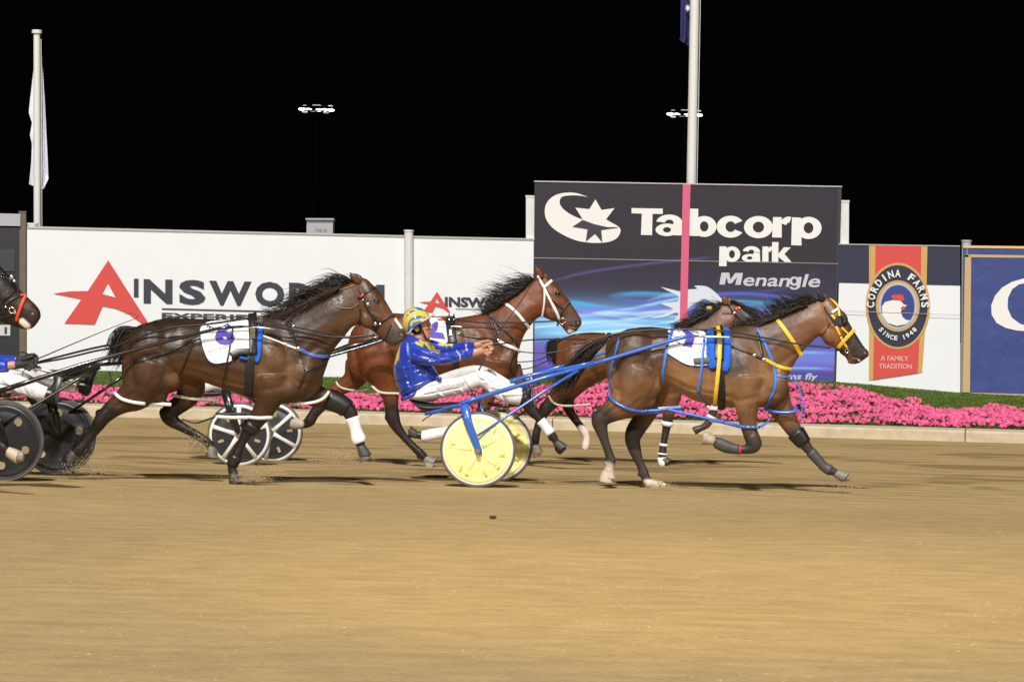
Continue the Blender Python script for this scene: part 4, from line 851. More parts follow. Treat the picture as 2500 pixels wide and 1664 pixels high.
B, sB, LB = build_horse('B', rB, 'B',
    [(162, 560, 145, 660, .08), (185, 490, 160, 770, .18), (250, 425, 240, 860, .24), (340, 390, 340, 890, .265), (440, 375, 450, 860, .275), (540, 375, 560, 770, .27), (660, 388, 680, 800, .28), (800, 400, 800, 840, .29), (940, 408, 940, 860, .29), (1050, 392, 1070, 880, .27), (1140, 378, 1180, 890, .24), (1200, 380, 1290, 880, .2), (1260, 410, 1360, 850, .15), (1300, 470, 1402, 740, .10)],
    [(1120, 380, 1390, 760, .15), (1200, 350, 1412, 640, .13), (1290, 292, 1442, 550, .11), (1380, 225, 1488, 475, .095), (1460, 168, 1535, 422, .082), (1530, 118, 1572, 400, .07), (1575, 105, 1600, 400, .065)],
    [(1555, 98, 1570, 395, .05), (1602, 98, 1600, 412, .08), (1648, 132, 1640, 428, .095), (1692, 172, 1678, 440, .092), (1737, 228, 1702, 455, .078), (1778, 280, 1725, 478, .062), (1812, 332, 1742, 500, .055), (1843, 378, 1758, 516, .053), (1868, 422, 1795, 522, .05), (1870, 450, 1832, 508, .035)],
    B_legs,
    [(1110, 620, -.12, 110, 160, .14, -20), (1180, 780, -.12, 110, 90, .11, 15), (1310, 720, -.08, 80, 120, .11, 10), (330, 600, -.10, 170, 180, .20, 0), (400, 780, -.12, 115, 90, .14, 50), (220, 720, -.12, 60, 140, .10, 0), (1655, 370, -.045, 58, 60, .055, 0), (1690, 225, -.05, 45, 25, .035, 55)],
    [(1575, 122, 1523, 28, 30, -.045), (1600, 108, 1610, 85, 22, .045)],
    (.145, .040, .012),
    [('B', 950, 420, 1150, 700, 60, 150, (.11, .042, .020), None), ('B', 1230, 500, 1320, 700, 50, 120, (.12, .045, .020), None), ('B', 1780, 430, 1850, 490, 36, 60, (.06, .042, .036), None), ('B', 1780, 505, 1805, 515, 12, 6, (.7, .6, .55), None), ('B', 1700, 380, 1740, 430, 30, 60, (.13, .06, .035), None),
     ('B', 475, 1110, 720, 1440, 50, 90, (.016, .010, .008), None), ('B', -60, 1060, -160, 1190, 45, 60, (.02, .012, .010), None), ('B', -215, 1190, -290, 1188, 36, 10, (.42, .34, .27), 'f'), ('B', 1150, 1150, 620, 1260, 60, 60, (.018, .012, .010), None), ('B', 1480, 1060, 1740, 1400, 50, 70, (.018, .012, .010), None),
     ('B', 745, 1480, 780, 1510, 36, 10, (.34, .31, .27), 'n'), ('B', 1530, 35, 1523, 28, 10, 10, (.02, .015, .012), None)],
    (1693, 235), (1840, 442), 'bright bay horse with white bridle and white neck strap behind the blue driver')
mane(B, rB, 'B', [[(1140, 385), (1120, 375), (1100, 382)], [(1230, 345), (1160, 320), (1130, 350)], [(1300, 295), (1200, 270), (1110, 250)], [(1370, 240), (1270, 210), (1190, 205), (1120, 215)], [(1440, 190), (1360, 160), (1290, 180), (1230, 150)], [(1490, 150), (1440, 105), (1380, 125), (1280, 135)], [(1530, 125), (1490, 95), (1430, 100), (1350, 130)]], 330, 8, jit=8, r=.0042, w0=-.015, wj=.06)
mane(B, rB, 'B', [[(1460, 175), (1360, 200), (1250, 280)], [(1380, 235), (1270, 290), (1180, 340)], [(1260, 320), (1170, 350), (1110, 385)]], 260, 10, jit=6, r=.0055, w0=-.05, wj=.03)
# ---- E: bay on the inside, mostly behind the leader
rE = Rig(1560, 33.6, 5)
b2a = lambda L: [(.8667 * p[0] - 1568, .8667 * p[1] - 26.1, p[2] * .8667) for p in L]
E_legs = [('nh', 'A', -.12, b2a([(1850, 760, 130), (1800, 860, 110), (1720, 950, 76), (1650, 1030, 55), (1600, 1085, 50), (1570, 1150, 40), (1545, 1220, 34), (1530, 1300, 36), (1530, 1350, 30), (1535, 1400, 36), (1545, 1430, 36)])),
          ('fh', 'A', .12, b2a([(1850, 860, 100), (1780, 960, 66), (1765, 1040, 48), (1790, 1110, 42), (1840, 1180, 34), (1885, 1240, 36), (1905, 1290, 30), (1900, 1340, 34), (1892, 1378, 26)])),
          ('nf', 'A', -.12, [(640, 680, 95), (632, 780, 72), (625, 860, 54), (608, 940, 40), (597, 1005, 36), (588, 1060, 28), (576, 1130, 26), (568, 1190, 30), (566, 1225, 25), (575, 1250, 30), (590, 1262, 24)]),
          ('ff', 'A', .12, [(780, 700, 80), (850, 800, 58), (890, 880, 42), (892, 930, 34), (872, 975, 29), (850, 1010, 28), (815, 1030, 24), (785, 1042, 30), (768, 1052, 30)])]
E, sE, LE = build_horse('E', rE, 'A',
    [(-112, 520, -108, 620, .07), (-92, 468, -100, 710, .17), (-20, 440, -40, 770, .23), (70, 430, 60, 790, .26), (160, 430, 160, 740, .27), (260, 432, 270, 700, .28), (380, 433, 380, 740, .3), (480, 430, 500, 765, .28), (570, 415, 600, 785, .25), (650, 400, 720, 780, .2), (700, 400, 820, 720, .15), (720, 450, 870, 640, .1)],
    [(600, 415, 840, 650, .15), (700, 385, 890, 570, .13), (790, 338, 935, 525, .11), (870, 288, 985, 485, .095), (930, 245, 1030, 445, .08), (980, 215, 1058, 422, .07)],
    [(990, 210, 1040, 420, .055), (1050, 225, 1065, 432, .08), (1102, 258, 1110, 450, .09), (1155, 296, 1150, 470, .088), (1205, 342, 1190, 492, .073), (1250, 392, 1225, 512, .058), (1290, 440, 1252, 532, .053), (1315, 480, 1285, 542, .04)],
    E_legs,
    [(650, 600, -.11, 95, 140, .13, -20), (700, 700, -.11, 90, 75, .1, 15), (30, 600, -.10, 140, 150, .19, 0), (1080, 390, -.045, 48, 50, .05, 0)],
    [(975, 245, 954, 194, 26, -.045), (1000, 235, 985, 205, 20, .045)],
    (.15, .055, .021),
    [('B', 1600, 1080, 1530, 1330, 45, 60, (.022, .015, .012), None), ('B', 1530, 1385, 1550, 1440, 34, 16, (.55, .36, .26), 'n'), ('B', 1765, 1050, 1860, 1200, 40, 60, (.03, .018, .014), None), ('B', 1880, 1245, 1895, 1400, 42, 16, (.72, .60, .50), 'f'), ('A', 595, 1000, 570, 1270, 40, 40, (.03, .018, .014), None), ('A', 880, 950, 780, 1045, 36, 20, (.06, .04, .035), 'f'), ('A', 1090, 290, 1210, 380, 22, 30, (.04, .022, .016), None), ('A', 760, 380, 900, 300, 20, 50, (.10, .04, .02), None)],
    (1160, 345), (1290, 490), 'bay horse running on the inside, half hidden behind the leading horse')
mane(E, rE, 'A', [[(640, 400), (640, 385), (650, 380)], [(720, 375), (680, 365), (640, 390)], [(800, 335), (750, 320), (700, 350)], [(870, 290), (820, 265), (770, 285), (700, 330)], [(920, 255), (870, 250), (820, 240), (760, 260)], [(960, 230), (910, 250), (870, 262)]], 260, 12, jit=6, r=.005, w0=-.015, wj=.05)
mane(E, rE, 'A', [[(940, 245), (880, 300), (800, 345)], [(860, 295), (790, 340), (700, 385)], [(770, 350), (700, 375), (620, 395)]], 160, 13, jit=5, r=.0055, w0=-.05, wj=.03)
mane(E, rE, 'A', [[(1000, 218), (1040, 235), (1085, 262)], [(1050, 235), (1120, 275), (1200, 320)], [(1090, 262), (1160, 300), (1240, 330)]], 120, 14, jit=6, r=.005, w0=-.05, wj=.04, name='forelock')
tl = MB(); hair(tl, rE, lst('B', [[(1700, 562), (1660, 575), (1625, 600), (1615, 660), (1640, 735)], [(1720, 565), (1690, 590), (1665, 640), (1668, 700), (1690, 745)], [(1740, 590), (1710, 620), (1700, 670), (1705, 720), (1715, 750)]]), 330, r=.008, jit=5, wj=.04, seed=21, w0=-.03); tl.obj('tail', mat('tail_bag', (.010, .009, .009), .7), E, smooth=True)
# ---- D: black-hooded horse whose head enters at the left; body outside the frame
rD = Rig(0, 25.2, 3)
FR_['d'] = (98 - 2070 * .38264 * 1.08, 761 - 463 * .38264 * 1.08, .38264 * 1.08)
D, sD, LD = build_horse('D', rD, 'd',
    [(288, 500, 285, 640, .07), (360, 402, 325, 840, .23), (540, 360, 540, 840, .275), (720, 358, 730, 750, .28), (930, 362, 940, 822, .30), (1120, 340, 1150, 895, .26), (1270, 355, 1400, 888, .18), (1360, 450, 1545, 760, .08)],
    [(1150, 345, 1520, 790, .17), (1330, 310, 1590, 590, .125), (1530, 210, 1672, 480, .10), (1700, 122, 1745, 405, .075)],
    [(1700, 110, 1690, 440, .07), (1770, 140, 1735, 485, .09), (1833, 190, 1800, 515, .1), (1879, 243, 1850, 530, .095), (1920, 289, 1885, 540, .085), (1954, 335, 1918, 550, .07), (2000, 378, 1952, 562, .062), (2045, 422, 1985, 568, .058), (2068, 455, 2020, 562, .054), (2074, 490, 2040, 545, .038)],
    [(n, 'd', w, st) for n, f_, w, st in C_legs[:3]] + [('ff', 'd', -.12, [(1400, 780, 110), (1500, 900, 78), (1570, 980, 64), (1650, 1080, 54), (1740, 1160, 46), (1800, 1220, 38), (1850, 1262, 36), (1880, 1290, 32), (1920, 1310, 40), (1975, 1318, 34)])],
    [(1200, 600, -.12, 120, 170, .14, -25), (440, 570, -.10, 180, 190, .20, 0), (1850, 380, -.045, 60, 65, .055, 0)],
    [(1750, 130, 1700, 60, 30, -.045), (1765, 120, 1722, 60, 26, .045)],
    (.026, .013, .008),
    [('L', 140, 480, 175, 512, 14, 10, (.66, .60, .52), None), ('L', 60, 280, 160, 340, 30, 40, (.06, .025, .012), None), ('d', 1740, 1160, 1880, 1290, 60, 50, (.015, .011, .01), None), ('d', 1925, 1305, 1985, 1322, 42, 8, (.36, .31, .24), None)],
    (1843, 257), (2024, 470), 'dark horse in a black blinker hood, only its head in view at the left edge')
# ------------------------------------------------------------------ harness, laid over each horse
def H(o, rig, surf, name, m, items, parent=None):
    for it in items:
        mb = MB(); fr, pts, wd = it[0], it[1], it[2]; kw = it[3] if len(it) > 3 else {}
        P = cv(fr, pts); kind = kw.pop('t', 's') if kw else 's'
        if kind == 's': strap(mb, rig, surf, P, wd * FR_[fr][2], **kw)
        else: cord(mb, rig, surf, P, wd * FR_[fr][2], **kw)
        r_ = mb.obj(name, m, parent or o, smooth=True)
    return r_
def bit_ring(o, rig, surf, fr, x, y, r, name='bit_ring', w=-.07, m=None):
    (p,) = cv(fr, [(x, y)]); h = surf.hit(rig, p[0], p[1], w, 0); mb = MB(); mb.ring(h[0] + h[1] * .01, rig.T, (0, 0, 1), r * FR_[fr][2] * rig.k, .0055); mb.obj(name, m or SILVER, o, smooth=True)
def bead(mb, rig, surf, fr, x, y, r, w=-.1):
    (p,) = cv(fr, [(x, y)]); h = surf.hit(rig, p[0], p[1], w, 0); R = r * FR_[fr][2] * rig.k; mb.ell(h[0] + h[1] * .008, rig.T * R, (0, 0, R), rig.A * R * .5)
def studs(o, rig, surf, L, name='buckle'):
    for (fr, x, y, r) in L:
        mb = MB(); bead(mb, rig, surf, fr, x, y, r); mb.obj(name, SILVER, o, smooth=True)
def decal(o, rig, csurf, V2, F, m, name, lift=.004):
    bm = bmesh.new(); vs = [bm.verts.new((x, y, 0)) for x, y in V2]
    for f in F:
        try: bm.faces.new([vs[i] for i in f])
        except ValueError: pass
    for _ in range(3):
        es = [e for e in bm.edges if e.calc_length() > 6]
        if es: bmesh.ops.subdivide_edges(bm, edges=es, cuts=1); bmesh.ops.triangulate(bm, faces=[f for f in bm.faces if len(f.verts) > 3])
    bm.verts.index_update(); V = []
    for v in bm.verts:
        h = csurf.hit(rig, v.co.x, v.co.y, -.3); V.append(h[0] - rig.A * lift)
    Fn = [tuple(v.index for v in f.verts) for f in bm.faces]; bm.free()
    return mesh_obj(name, V, Fn, m, o)
def smooth_outline(P, k=5):
    q = [tuple(a) for a in cat_rom(list(P) + [P[0]], k)][:-1]; return [(a[0], a[1]) for a in q]
def cloth(o, rig, surf, fr, outline, lift, m, name='saddle_cloth', thick=.006, edge=True, size=9):
    P = smooth_outline(cv(fr, outline), 3)
    mb = MB(); V, F = patch(mb, rig, surf, P, lift, -.27, size=size, thick=thick); c = mb.obj(name, m, o, smooth=True)
    return c, Surf(V, F)
def fleece(o, rig, surf, fr, pts, w_, name='fleece_pad', m=None):
    mb = MB(); P = resample(cv(fr, pts), 6); C = []
    for p in P:
        h = surf.hit(rig, p[0], p[1], -.27, 0); C.append(h[0] + h[1] * .018)
    C = [C[0]] + [(C[i - 1] + C[i] + C[i + 1]) / 3 for i in range(1, len(C) - 1)] + [C[-1]]
    r = w_ * FR_[fr][2] * rig.k / 2; n = len(C); mb.tube(C, [r * (.55 if i in (0, n - 1) else .9 if i in (1, n - 2) else 1) for i in range(n)], 12, flat=.5, up=rig.T)
    return mb.obj(name, m or BLUEF, o, smooth=True)
EDGE = mat('cloth_lining', (.02, .02, .03), .8)
# --- A
H(A, rA, sA, 'neck_strap', YELS, [('A', [(1298, 338), (1360, 420), (1420, 510), (1455, 575)], 26, dict(w=-.12))])
H(A, rA, sA, 'breast_strap', YELS, [('A', [(1222, 594), (1290, 630), (1340, 648), (1392, 655)], 22, dict(w=-.12))])
H(A, rA, sA, 'breast_strap', BLACKL, [('A', [(965, 482), (1040, 520), (1150, 568), (1225, 602)], 13, {}), ('A', [(1175, 425), (1190, 500), (1212, 590)], 15, {})])
c, sc = cloth(A, rA, sA, 'A', [(602, 402), (660, 398), (740, 402), (812, 408), (842, 424), (850, 470), (868, 520), (902, 590), (895, 622), (800, 634), (745, 630), (700, 615), (650, 585), (594, 546), (594, 510), (600, 450)], .022, WHITEC)
c2, _ = cloth(A, rA, sA, 'A', [(600, 440), (594, 545), (650, 590), (700, 620), (745, 636), (800, 641), (890, 632), (850, 560), (700, 500)], .012, EDGE, 'cloth_lining')
decal(c, rA, sc, cv('Z5', [(528, 340), (600, 345), (742, 430), (715, 520), (682, 612), (552, 590), (585, 500), (600, 435)]), [tuple(range(8))], PURPLE, 'number')
w_ = text2d('HARNESS RACING', 1655, 1700, 858, 853, slope=.12, bold=0); decal(c, rA, sc, *w_, mat('pale_purple_print', (.42, .40, .60), .7), 'small_lettering')
H(A, rA, sA, 'cloth_strap', BOOT, [('A', [(765, 610), (830, 606), (890, 604), (942, 600)], 36, dict(lift=.032))])
fleece(A, rA, sA, 'A', [(880, 408), (882, 460), (880, 540), (882, 600), (892, 655)], 66)
fleece(A, rA, sA, 'A', [(975, 398), (980, 460), (978, 540), (975, 620), (962, 672)], 50)
H(A, rA, sA, 'harness_saddle', BLACKL, [('A', [(915, 385), (930, 450), (928, 520), (925, 600)], 62, dict(lift=.03, thick=.012))])
H(A, rA, sA, 'girth', BLACKL, [('A', [(938, 600), (938, 700), (945, 800), (945, 905)], 50, dict(lift=.008, thick=.012))])
H(A, rA, sA, 'girth_strap', YELS, [('A', [(920, 380), (930, 470), (930, 560), (922, 650), (912, 750), (903, 862)], 25, dict(lift=.046))])
mb = MB(); P = [surf_ for surf_ in []]
(p,) = cv('A', [(935, 490)]); h = sA.hit(rA, *p, -.3); mb.obox(h[0] - rA.A * .055, rA.T * .024, rA.A * .012, (0, 0, .05)); mb.obj('shaft_holder', SILVER, A)
studs(A, rA, sA, [('A', 1153, 570, 12), ('A', 1213, 596, 14), ('A', 965, 485, 10), ('A', 938, 735, 14)])
H(A, rA, sA, 'hobble_hanger', BLUES, [('A', [(640, 392), (610, 470), (590, 570), (570, 660), (555, 745)], 17, dict(lift=.03)), ('A', [(835, 470), (822, 560), (812, 680), (800, 790)], 14, dict(lift=.045)), ('A', [(800, 790), (818, 840), (880, 892)], 7, {}), ('A', [(292, 458), (268, 560), (243, 650), (234, 740), (228, 800)], 14, {}), ('A', [(1172, 395), (1215, 480), (1268, 610), (1290, 720), (1278, 800), (1235, 870), (1218, 915)], 17, {})])
H(A, rA, sA, 'hobble_hanger', BLUES, [('A', [(1380, 682), (1430, 750), (1462, 860), (1452, 980)], 7, dict(free=True, w=-.02)), ('A', [(1288, 700), (1330, 706), (1375, 704)], 9, {}), ('A', [(1190, 1028), (1225, 1010), (1250, 970)], 8, dict(free=True, w=-.1))])
H(A, rA, sA, 'hobble', BLUEP, [('A', [(222, 818), (250, 855), (320, 895), (400, 918), (470, 922)], 10, dict(t='c')), ('A', [(470, 922), (560, 915), (630, 905), (695, 900)], 10, dict(t='c', free=True, w=-.16)), ('A', [(360, 945), (450, 935), (560, 925), (690, 898)], 10, dict(t='c', free=True, w=-.06))])
H(A, rA, sA, 'hobble', BLUEP, [('A', [(600, 912), (700, 935), (850, 968), (960, 995)], 10, dict(t='c', free=True, w=-.17)), ('A', [(960, 995), (1060, 1018), (1130, 1026), (1185, 1024)], 11, dict(t='c', w=-.2)), ('A', [(1185, 1024), (1225, 1005), (1248, 985)], 6, dict(t='c', free=True, w=-.1))])
H(A, rA, sA, 'hobble', BLUEP, [('A', [(1220, 908), (1270, 925), (1330, 932), (1395, 930), (1430, 918)], 10, dict(t='c', w=.0)), ('A', [(1430, 918), (1432, 900), (1400, 890)], 8, dict(t='c', free=True, w=.02))])
H(A, rA, sA, 'hobble_connector', CREAM, [('A', [(540, 905), (600, 902), (690, 896)], 8, dict(free=True, w=-.1, t='c'))])
Bn = H(A, rA, sA, 'bridle', YELS, [('Z2', [(790, 312), (890, 385), (915, 470)], 32, dict(w=-.06)), ('Z2', [(915, 455), (935, 520), (935, 585)], 34, dict(w=-.06)), ('Z2', [(820, 560), (870, 622)], 38, dict(w=-.08, lift=.012)), ('Z2', [(885, 732), (950, 870)], 38, dict(w=-.08)), ('Z2', [(955, 885), (1000, 980), (1060, 1060)], 34, dict(w=-.06)), ('Z2', [(968, 748), (1080, 862)], 30, dict(w=-.06)), ('Z2', [(918, 1055), (1020, 930), (1110, 835), (1162, 775)], 58, dict(w=-.06, lift=.01))])
H(A, rA, sA, 'cheek_strap', BLACKL, [('Z2', [(715, 440), (800, 570), (880, 720), (900, 740)], 34, dict(w=-.09)), ('Z2', [(790, 680), (735, 790), (665, 900)], 14, dict(w=-.09))])
H(A, rA, sA, 'browband', WHITES, [('Z2', [(820, 525), (870, 490), (915, 465)], 40, dict(w=-.07, lift=.012))])
cloth(A, rA, sA, 'Z2', [(850, 590), (930, 575), (1000, 600), (1040, 660), (1035, 720), (960, 745), (900, 715), (860, 650)], .010, BLACKL, 'blinker_cup', size=3)
mb = MB(); (p,) = cv('Z2', [(1010, 655)]); h = sA.hit(rA, *p, -.08, 0); mb.ell(h[0] + h[1] * .012, rA.T * .022 + Vector((0, 0, .012)), Vector((0, 0, .035)), rA.A * .03); mb.obj('blinker_bulge', BLACKL, A, smooth=True)
H(A, rA, sA, 'chin_strap', BLACKL, [('Z2', [(880, 1080), (960, 1090), (1040, 1100), (1080, 1080)], 42, dict(w=-.05)), ('Z2', [(940, 1120), (1000, 1160), (1060, 1190)], 16, dict(w=-.05))])
bit_ring(A, rA, sA, 'Z2', 1055, 1100, 30)
sleeve(A, rA, LA, 'nf', 7.6, 10.6, BOOT); sleeve(A, rA, LA, 'nf', 7.5, 7.8, REDP, 'boot_piping', .011); sleeve(A, rA, LA, 'nf', 10.3, 10.6, REDP, 'boot_piping', .011)
sleeve(A, rA, LA, 'ff', 3.1, 4.7, BLACKL, 'knee_boot', .012); sleeve(A, rA, LA, 'ff', 4.6, 4.9, REDP, 'boot_piping', .014); sleeve(A, rA, LA, 'ff', 5.2, 8.2, BOOT)
# --- C
c, sc = cloth(C, rC, sC, 'C', [(800, 380), (880, 368), (980, 366), (1062, 370), (1068, 440), (1066, 520), (1064, 562), (1000, 570), (958, 600), (952, 628), (900, 640), (845, 644), (805, 620), (778, 560), (762, 500), (752, 440), (765, 405)], .02, WHITEC)
cloth(C, rC, sC, 'C', [(800, 400), (770, 520), (790, 612), (838, 654), (900, 650), (958, 638), (1000, 580), (900, 450)], .010, EDGE, 'cloth_lining')
decal(c, rC, sc, *text2d('6', 525, 574, 838, 790, bold=.05), PURPLE, 'number')
decal(c, rC, sc, *text2d('BIRCO TELECOM', 510, 563, 860, 855, slope=-.28, bold=.02), mat('pale_purple_print'), 'small_lettering')
H(C, rC, sC, 'cloth_strap', BLACKL, [('C', [(955, 600), (1000, 575), (1060, 575), (1120, 580)], 42, dict(lift=.03))])
fleece(C, rC, sC, 'C', [(1135, 400), (1138, 470), (1132, 560), (1110, 640)], 42); fleece(C, rC, sC, 'C', [(1005, 612), (1035, 618), (1062, 616)], 46)
fleece(C, rC, sC, 'C', [(1132, 335), (1136, 365), (1138, 398)], 40, m=mat('pale_fleece', (.66, .6, .62), .9, bump=.008, bscale=90))
H(C, rC, sC, 'harness_saddle', BLACKL, [('C', [(1090, 336), (1092, 420), (1092, 500), (1086, 590)], 56, dict(lift=.03, thick=.014))])
H(C, rC, sC, 'girth', BLACKL, [('C', [(1078, 580), (1070, 680), (1066, 760), (1062, 845)], 52, dict(lift=.01, thick=.012))])
(p,) = cv('C', [(1097, 455)]); h = sC.hit(rC, *p, -.3); mb = MB(); mb.obox(h[0] - rC.A * .055, rC.T * .022, rC.A * .012, (0, 0, .045)); mb.obj('shaft_holder', SILVER, C)
studs(C, rC, sC, [('C', 1300, 525, 10), ('C', 1382, 553, 15), ('C', 1055, 680, 13), ('C', 1080, 678, 13), ('Z8', 510, 695, 34), ('Z8', 640, 1045, 36), ('Z8', 730, 1050, 24), ('Z8', 430, 615, 20), ('C', 1350, 410, 8), ('C', 1090, 385, 9)])
H(C, rC, sC, 'breast_strap', WHITES, [('C', [(1142, 466), (1220, 495), (1300, 526), (1375, 552)], 13, {})])
H(C, rC, sC, 'breast_strap', mat('blue_leather', (.06, .13, .42), .4), [('C', [(1395, 556), (1450, 585), (1510, 600), (1578, 600)], 22, dict(w=-.14))])
H(C, rC, sC, 'harness_strap', BLACKL, [('C', [(1338, 375), (1350, 430), (1368, 490), (1385, 550)], 15, {}), ('C', [(1385, 560), (1405, 620), (1422, 690)], 8, {}), ('C', [(1575, 612), (1500, 665), (1425, 700), (1415, 740), (1380, 800)], 11, dict(w=-.16)), ('C', [(722, 470), (700, 540), (660, 640), (612, 745)], 9, {}), ('C', [(965, 430), (950, 520), (925, 660), (898, 820)], 9, dict(lift=.03)), ('C', [(320, 430), (420, 395), (560, 352), (700, 348), (900, 350), (1080, 340)], 10, {})])
H(C, rC, sC, 'breeching', BLACKL, [('C', [(330, 640), (430, 610), (560, 570), (700, 500), (780, 470)], 22, {})])
H(C, rC, sC, 'hobble', WHITES, [('C', [(215, 838), (250, 868), (320, 888), (400, 897)], 12, dict(t='c')), ('C', [(400, 897), (470, 902), (570, 908)], 12, dict(t='c', free=True, w=-.15))])
H(C, rC, sC, 'hobble', CREAM, [('C', [(572, 845), (640, 860), (720, 872), (880, 880)], 11, dict(t='c', free=True, w=.05))])
H(C, rC, sC, 'hobble', WHITES, [('C', [(862, 984), (950, 990), (1060, 990)], 12, dict(t='c', free=True, w=-.2)), ('C', [(1060, 990), (1130, 992), (1208, 984)], 12, dict(t='c', w=-.2))])
H(C, rC, sC, 'hobble', WHITES, [('C', [(1340, 902), (1430, 900), (1500, 888), (1550, 862), (1578, 822)], 10, dict(t='c', w=.0))])
H(C, rC, sC, 'hobble_connector', BLACKL, [('C', [(860, 966), (960, 968), (1110, 962)], 10, dict(t='c', free=True, w=-.1)), ('C', [(420, 850), (490, 870), (560, 900)], 9, dict(t='c', free=True, w=-.05)), ('C', [(640, 1000), (720, 1025), (780, 1010), (850, 985)], 6, dict(t='c', free=True, w=-.08))])
H(C, rC, sC, 'bridle', BLACKL, [('Z8', [(335, 590), (480, 480), (590, 405), (655, 380)], 48, dict(w=-.06)), ('Z8', [(345, 385), (390, 490), (430, 600), (520, 780), (600, 950), (655, 1170)], 46, dict(w=-.08)), ('Z8', [(655, 1150), (700, 1060), (850, 950), (990, 880)], 44, dict(w=-.06)), ('Z8', [(560, 850), (640, 950), (720, 1010)], 22, dict(w=-.07)), ('Z8', [(370, 740), (375, 900), (365, 1090)], 26, dict(w=-.09)), ('Z8', [(940, 1060), (880, 1200), (830, 1330)], 18, dict(w=-.06))])
H(C, rC, sC, 'browband_patch', REDS, [('Z8', [(375, 560), (440, 512)], 44, dict(w=-.08, lift=.011))])
H(C, rC, sC, 'head_pole', BLACKP, [('C', [(1575, 600), (1700, 565), (1820, 530), (1925, 496)], 10, dict(t='c', free=True, w=-.2, wend=-.12))])
H(C, rC, sC, 'neck_cord', mat('tan_leather', (.28, .13, .04), .5), [('C', [(1640, 178), (1690, 165), (1745, 145)], 9, dict(w=-.08)), ('C', [(1590, 260), (1640, 290), (1720, 292), (1770, 262)], 6, dict(w=-.08))])
bit_ring(C, rC, sC, 'Z8', 665, 1230, 52)
decal(C, rC, sC, *[(lambda r: (r[0], r[1]))(text2d('%$', 813, 838, 745, 728, slope=-.3, bold=0))][0], mat('freeze_brand', (.36, .30, .26), .6), 'freeze_brand', lift=.006)
sleeve(C, rC, LC, 'ff', 1.9, 3.9, BLACKL, 'knee_boot', .012); sleeve(C, rC, LC, 'ff', 4.7, 7.6, WHITEC, 'bandage', .012); sleeve(C, rC, LC, 'nf', 3.7, 4.5, BLACKL, 'knee_boot', .012); sleeve(C, rC, LC, 'nf', 6.6, 8.0, BLACKL, 'fetlock_boot', .012)
# --- B
H(B, rB, sB, 'neck_strap', WHITES, [('B', [(1290, 295), (1345, 330), (1400, 380), (1440, 430), (1485, 485)], 22, dict(w=-.1))])
H(B, rB, sB, 'breast_strap', WHITES, [('B', [(1255, 578), (1310, 608), (1370, 632), (1415, 660)], 24, dict(w=-.12))])
H(B, rB, sB, 'breast_strap', BLACKL, [('B', [(960, 530), (1050, 548), (1150, 562), (1245, 574)], 18, {}), ('B', [(1175, 385), (1215, 460), (1250, 570)], 14, {}), ('B', [(1185, 385), (1270, 470), (1340, 540), (1400, 612)], 13, dict(w=-.12)), ('B', [(1385, 670), (1350, 720), (1345, 780), (1368, 830)], 10, dict(w=-.12))])
c, sc = cloth(B, rB, sB, 'B', [(740, 398), (800, 404), (870, 406), (880, 480), (880, 590), (800, 600), (740, 590), (700, 500)], .02, WHITEC)
decal(c, rB, sc, cv('B', [(745, 470), (800, 432), (815, 445), (808, 500), (790, 510), (850, 520), (868, 566), (765, 556), (740, 520)]), [tuple(range(9))], PURPLE, 'number')
decal(c, rB, sc, cv('B', [(800, 420), (868, 403), (870, 425), (830, 432)]), [(0, 1, 2, 3)], REDS, 'cloth_trim')
H(B, rB, sB, 'harness_saddle', BLACKL, [('B', [(905, 395), (905, 470), (912, 540), (925, 605)], 66, dict(lift=.03, thick=.014))])
H(B, rB, sB, 'saddle_ring', SILVER, [('B', [(893, 415), (895, 450)], 10, dict(lift=.046)), ('B', [(930, 415), (932, 450)], 10, dict(lift=.046)), ('B', [(905, 500), (908, 560)], 30, dict(lift=.046)), ('B', [(900, 493), (960, 494), (997, 496)], 7, dict(t='c', lift=0) if 0 else dict(lift=.05))])
H(B, rB, sB, 'girth', BLACKL, [('B', [(945, 600), (945, 700), (940, 800), (940, 860)], 44, dict(lift=.01, thick=.012))])
H(B, rB, sB, 'bridle', WHITES, [('B', [(1545, 98), (1580, 160), (1600, 200), (1640, 280), (1680, 360), (1705, 420)], 20, dict(w=-.07)), ('B', [(1585, 190), (1615, 165), (1652, 132)], 20, dict(w=-.06)), ('B', [(1597, 200), (1595, 300), (1578, 405)], 14, dict(w=-.08))])
H(B, rB, sB, 'noseband', BLACKL, [('B', [(1785, 288), (1755, 320), (1728, 360), (1715, 405)], 14, dict(w=-.05)), ('B', [(1650, 270), (1690, 315), (1725, 340)], 9, dict(w=-.06)), ('B', [(1690, 470), (1700, 440), (1720, 420)], 14, dict(w=-.05))])
bit_ring(B, rB, sB, 'B', 1728, 432, 22)
studs(B, rB, sB, [('B', 1252, 574, 12), ('B', 965, 530, 9)])
H(B, rB, sB, 'hobble', CREAM, [('B', [(330, 905), (365, 945), (430, 962), (525, 965)], 9, dict(t='c'))])
H(B, rB, sB, 'hobble', CREAM, [('B', [(66, 885), (90, 920), (180, 938), (270, 942)], 8, dict(t='c', w=.1, wmax=9)), ('B', [(270, 942), (305, 928), (330, 900)], 8, dict(t='c', free=True, w=.0))])
sleeve(B, rB, LB, 'nf', 6.2, 9.3, WHITEC, 'bandage', .014); sleeve(B, rB, LB, 'ff', 4.1, 5.9, WHITEC, 'bandage', .012)
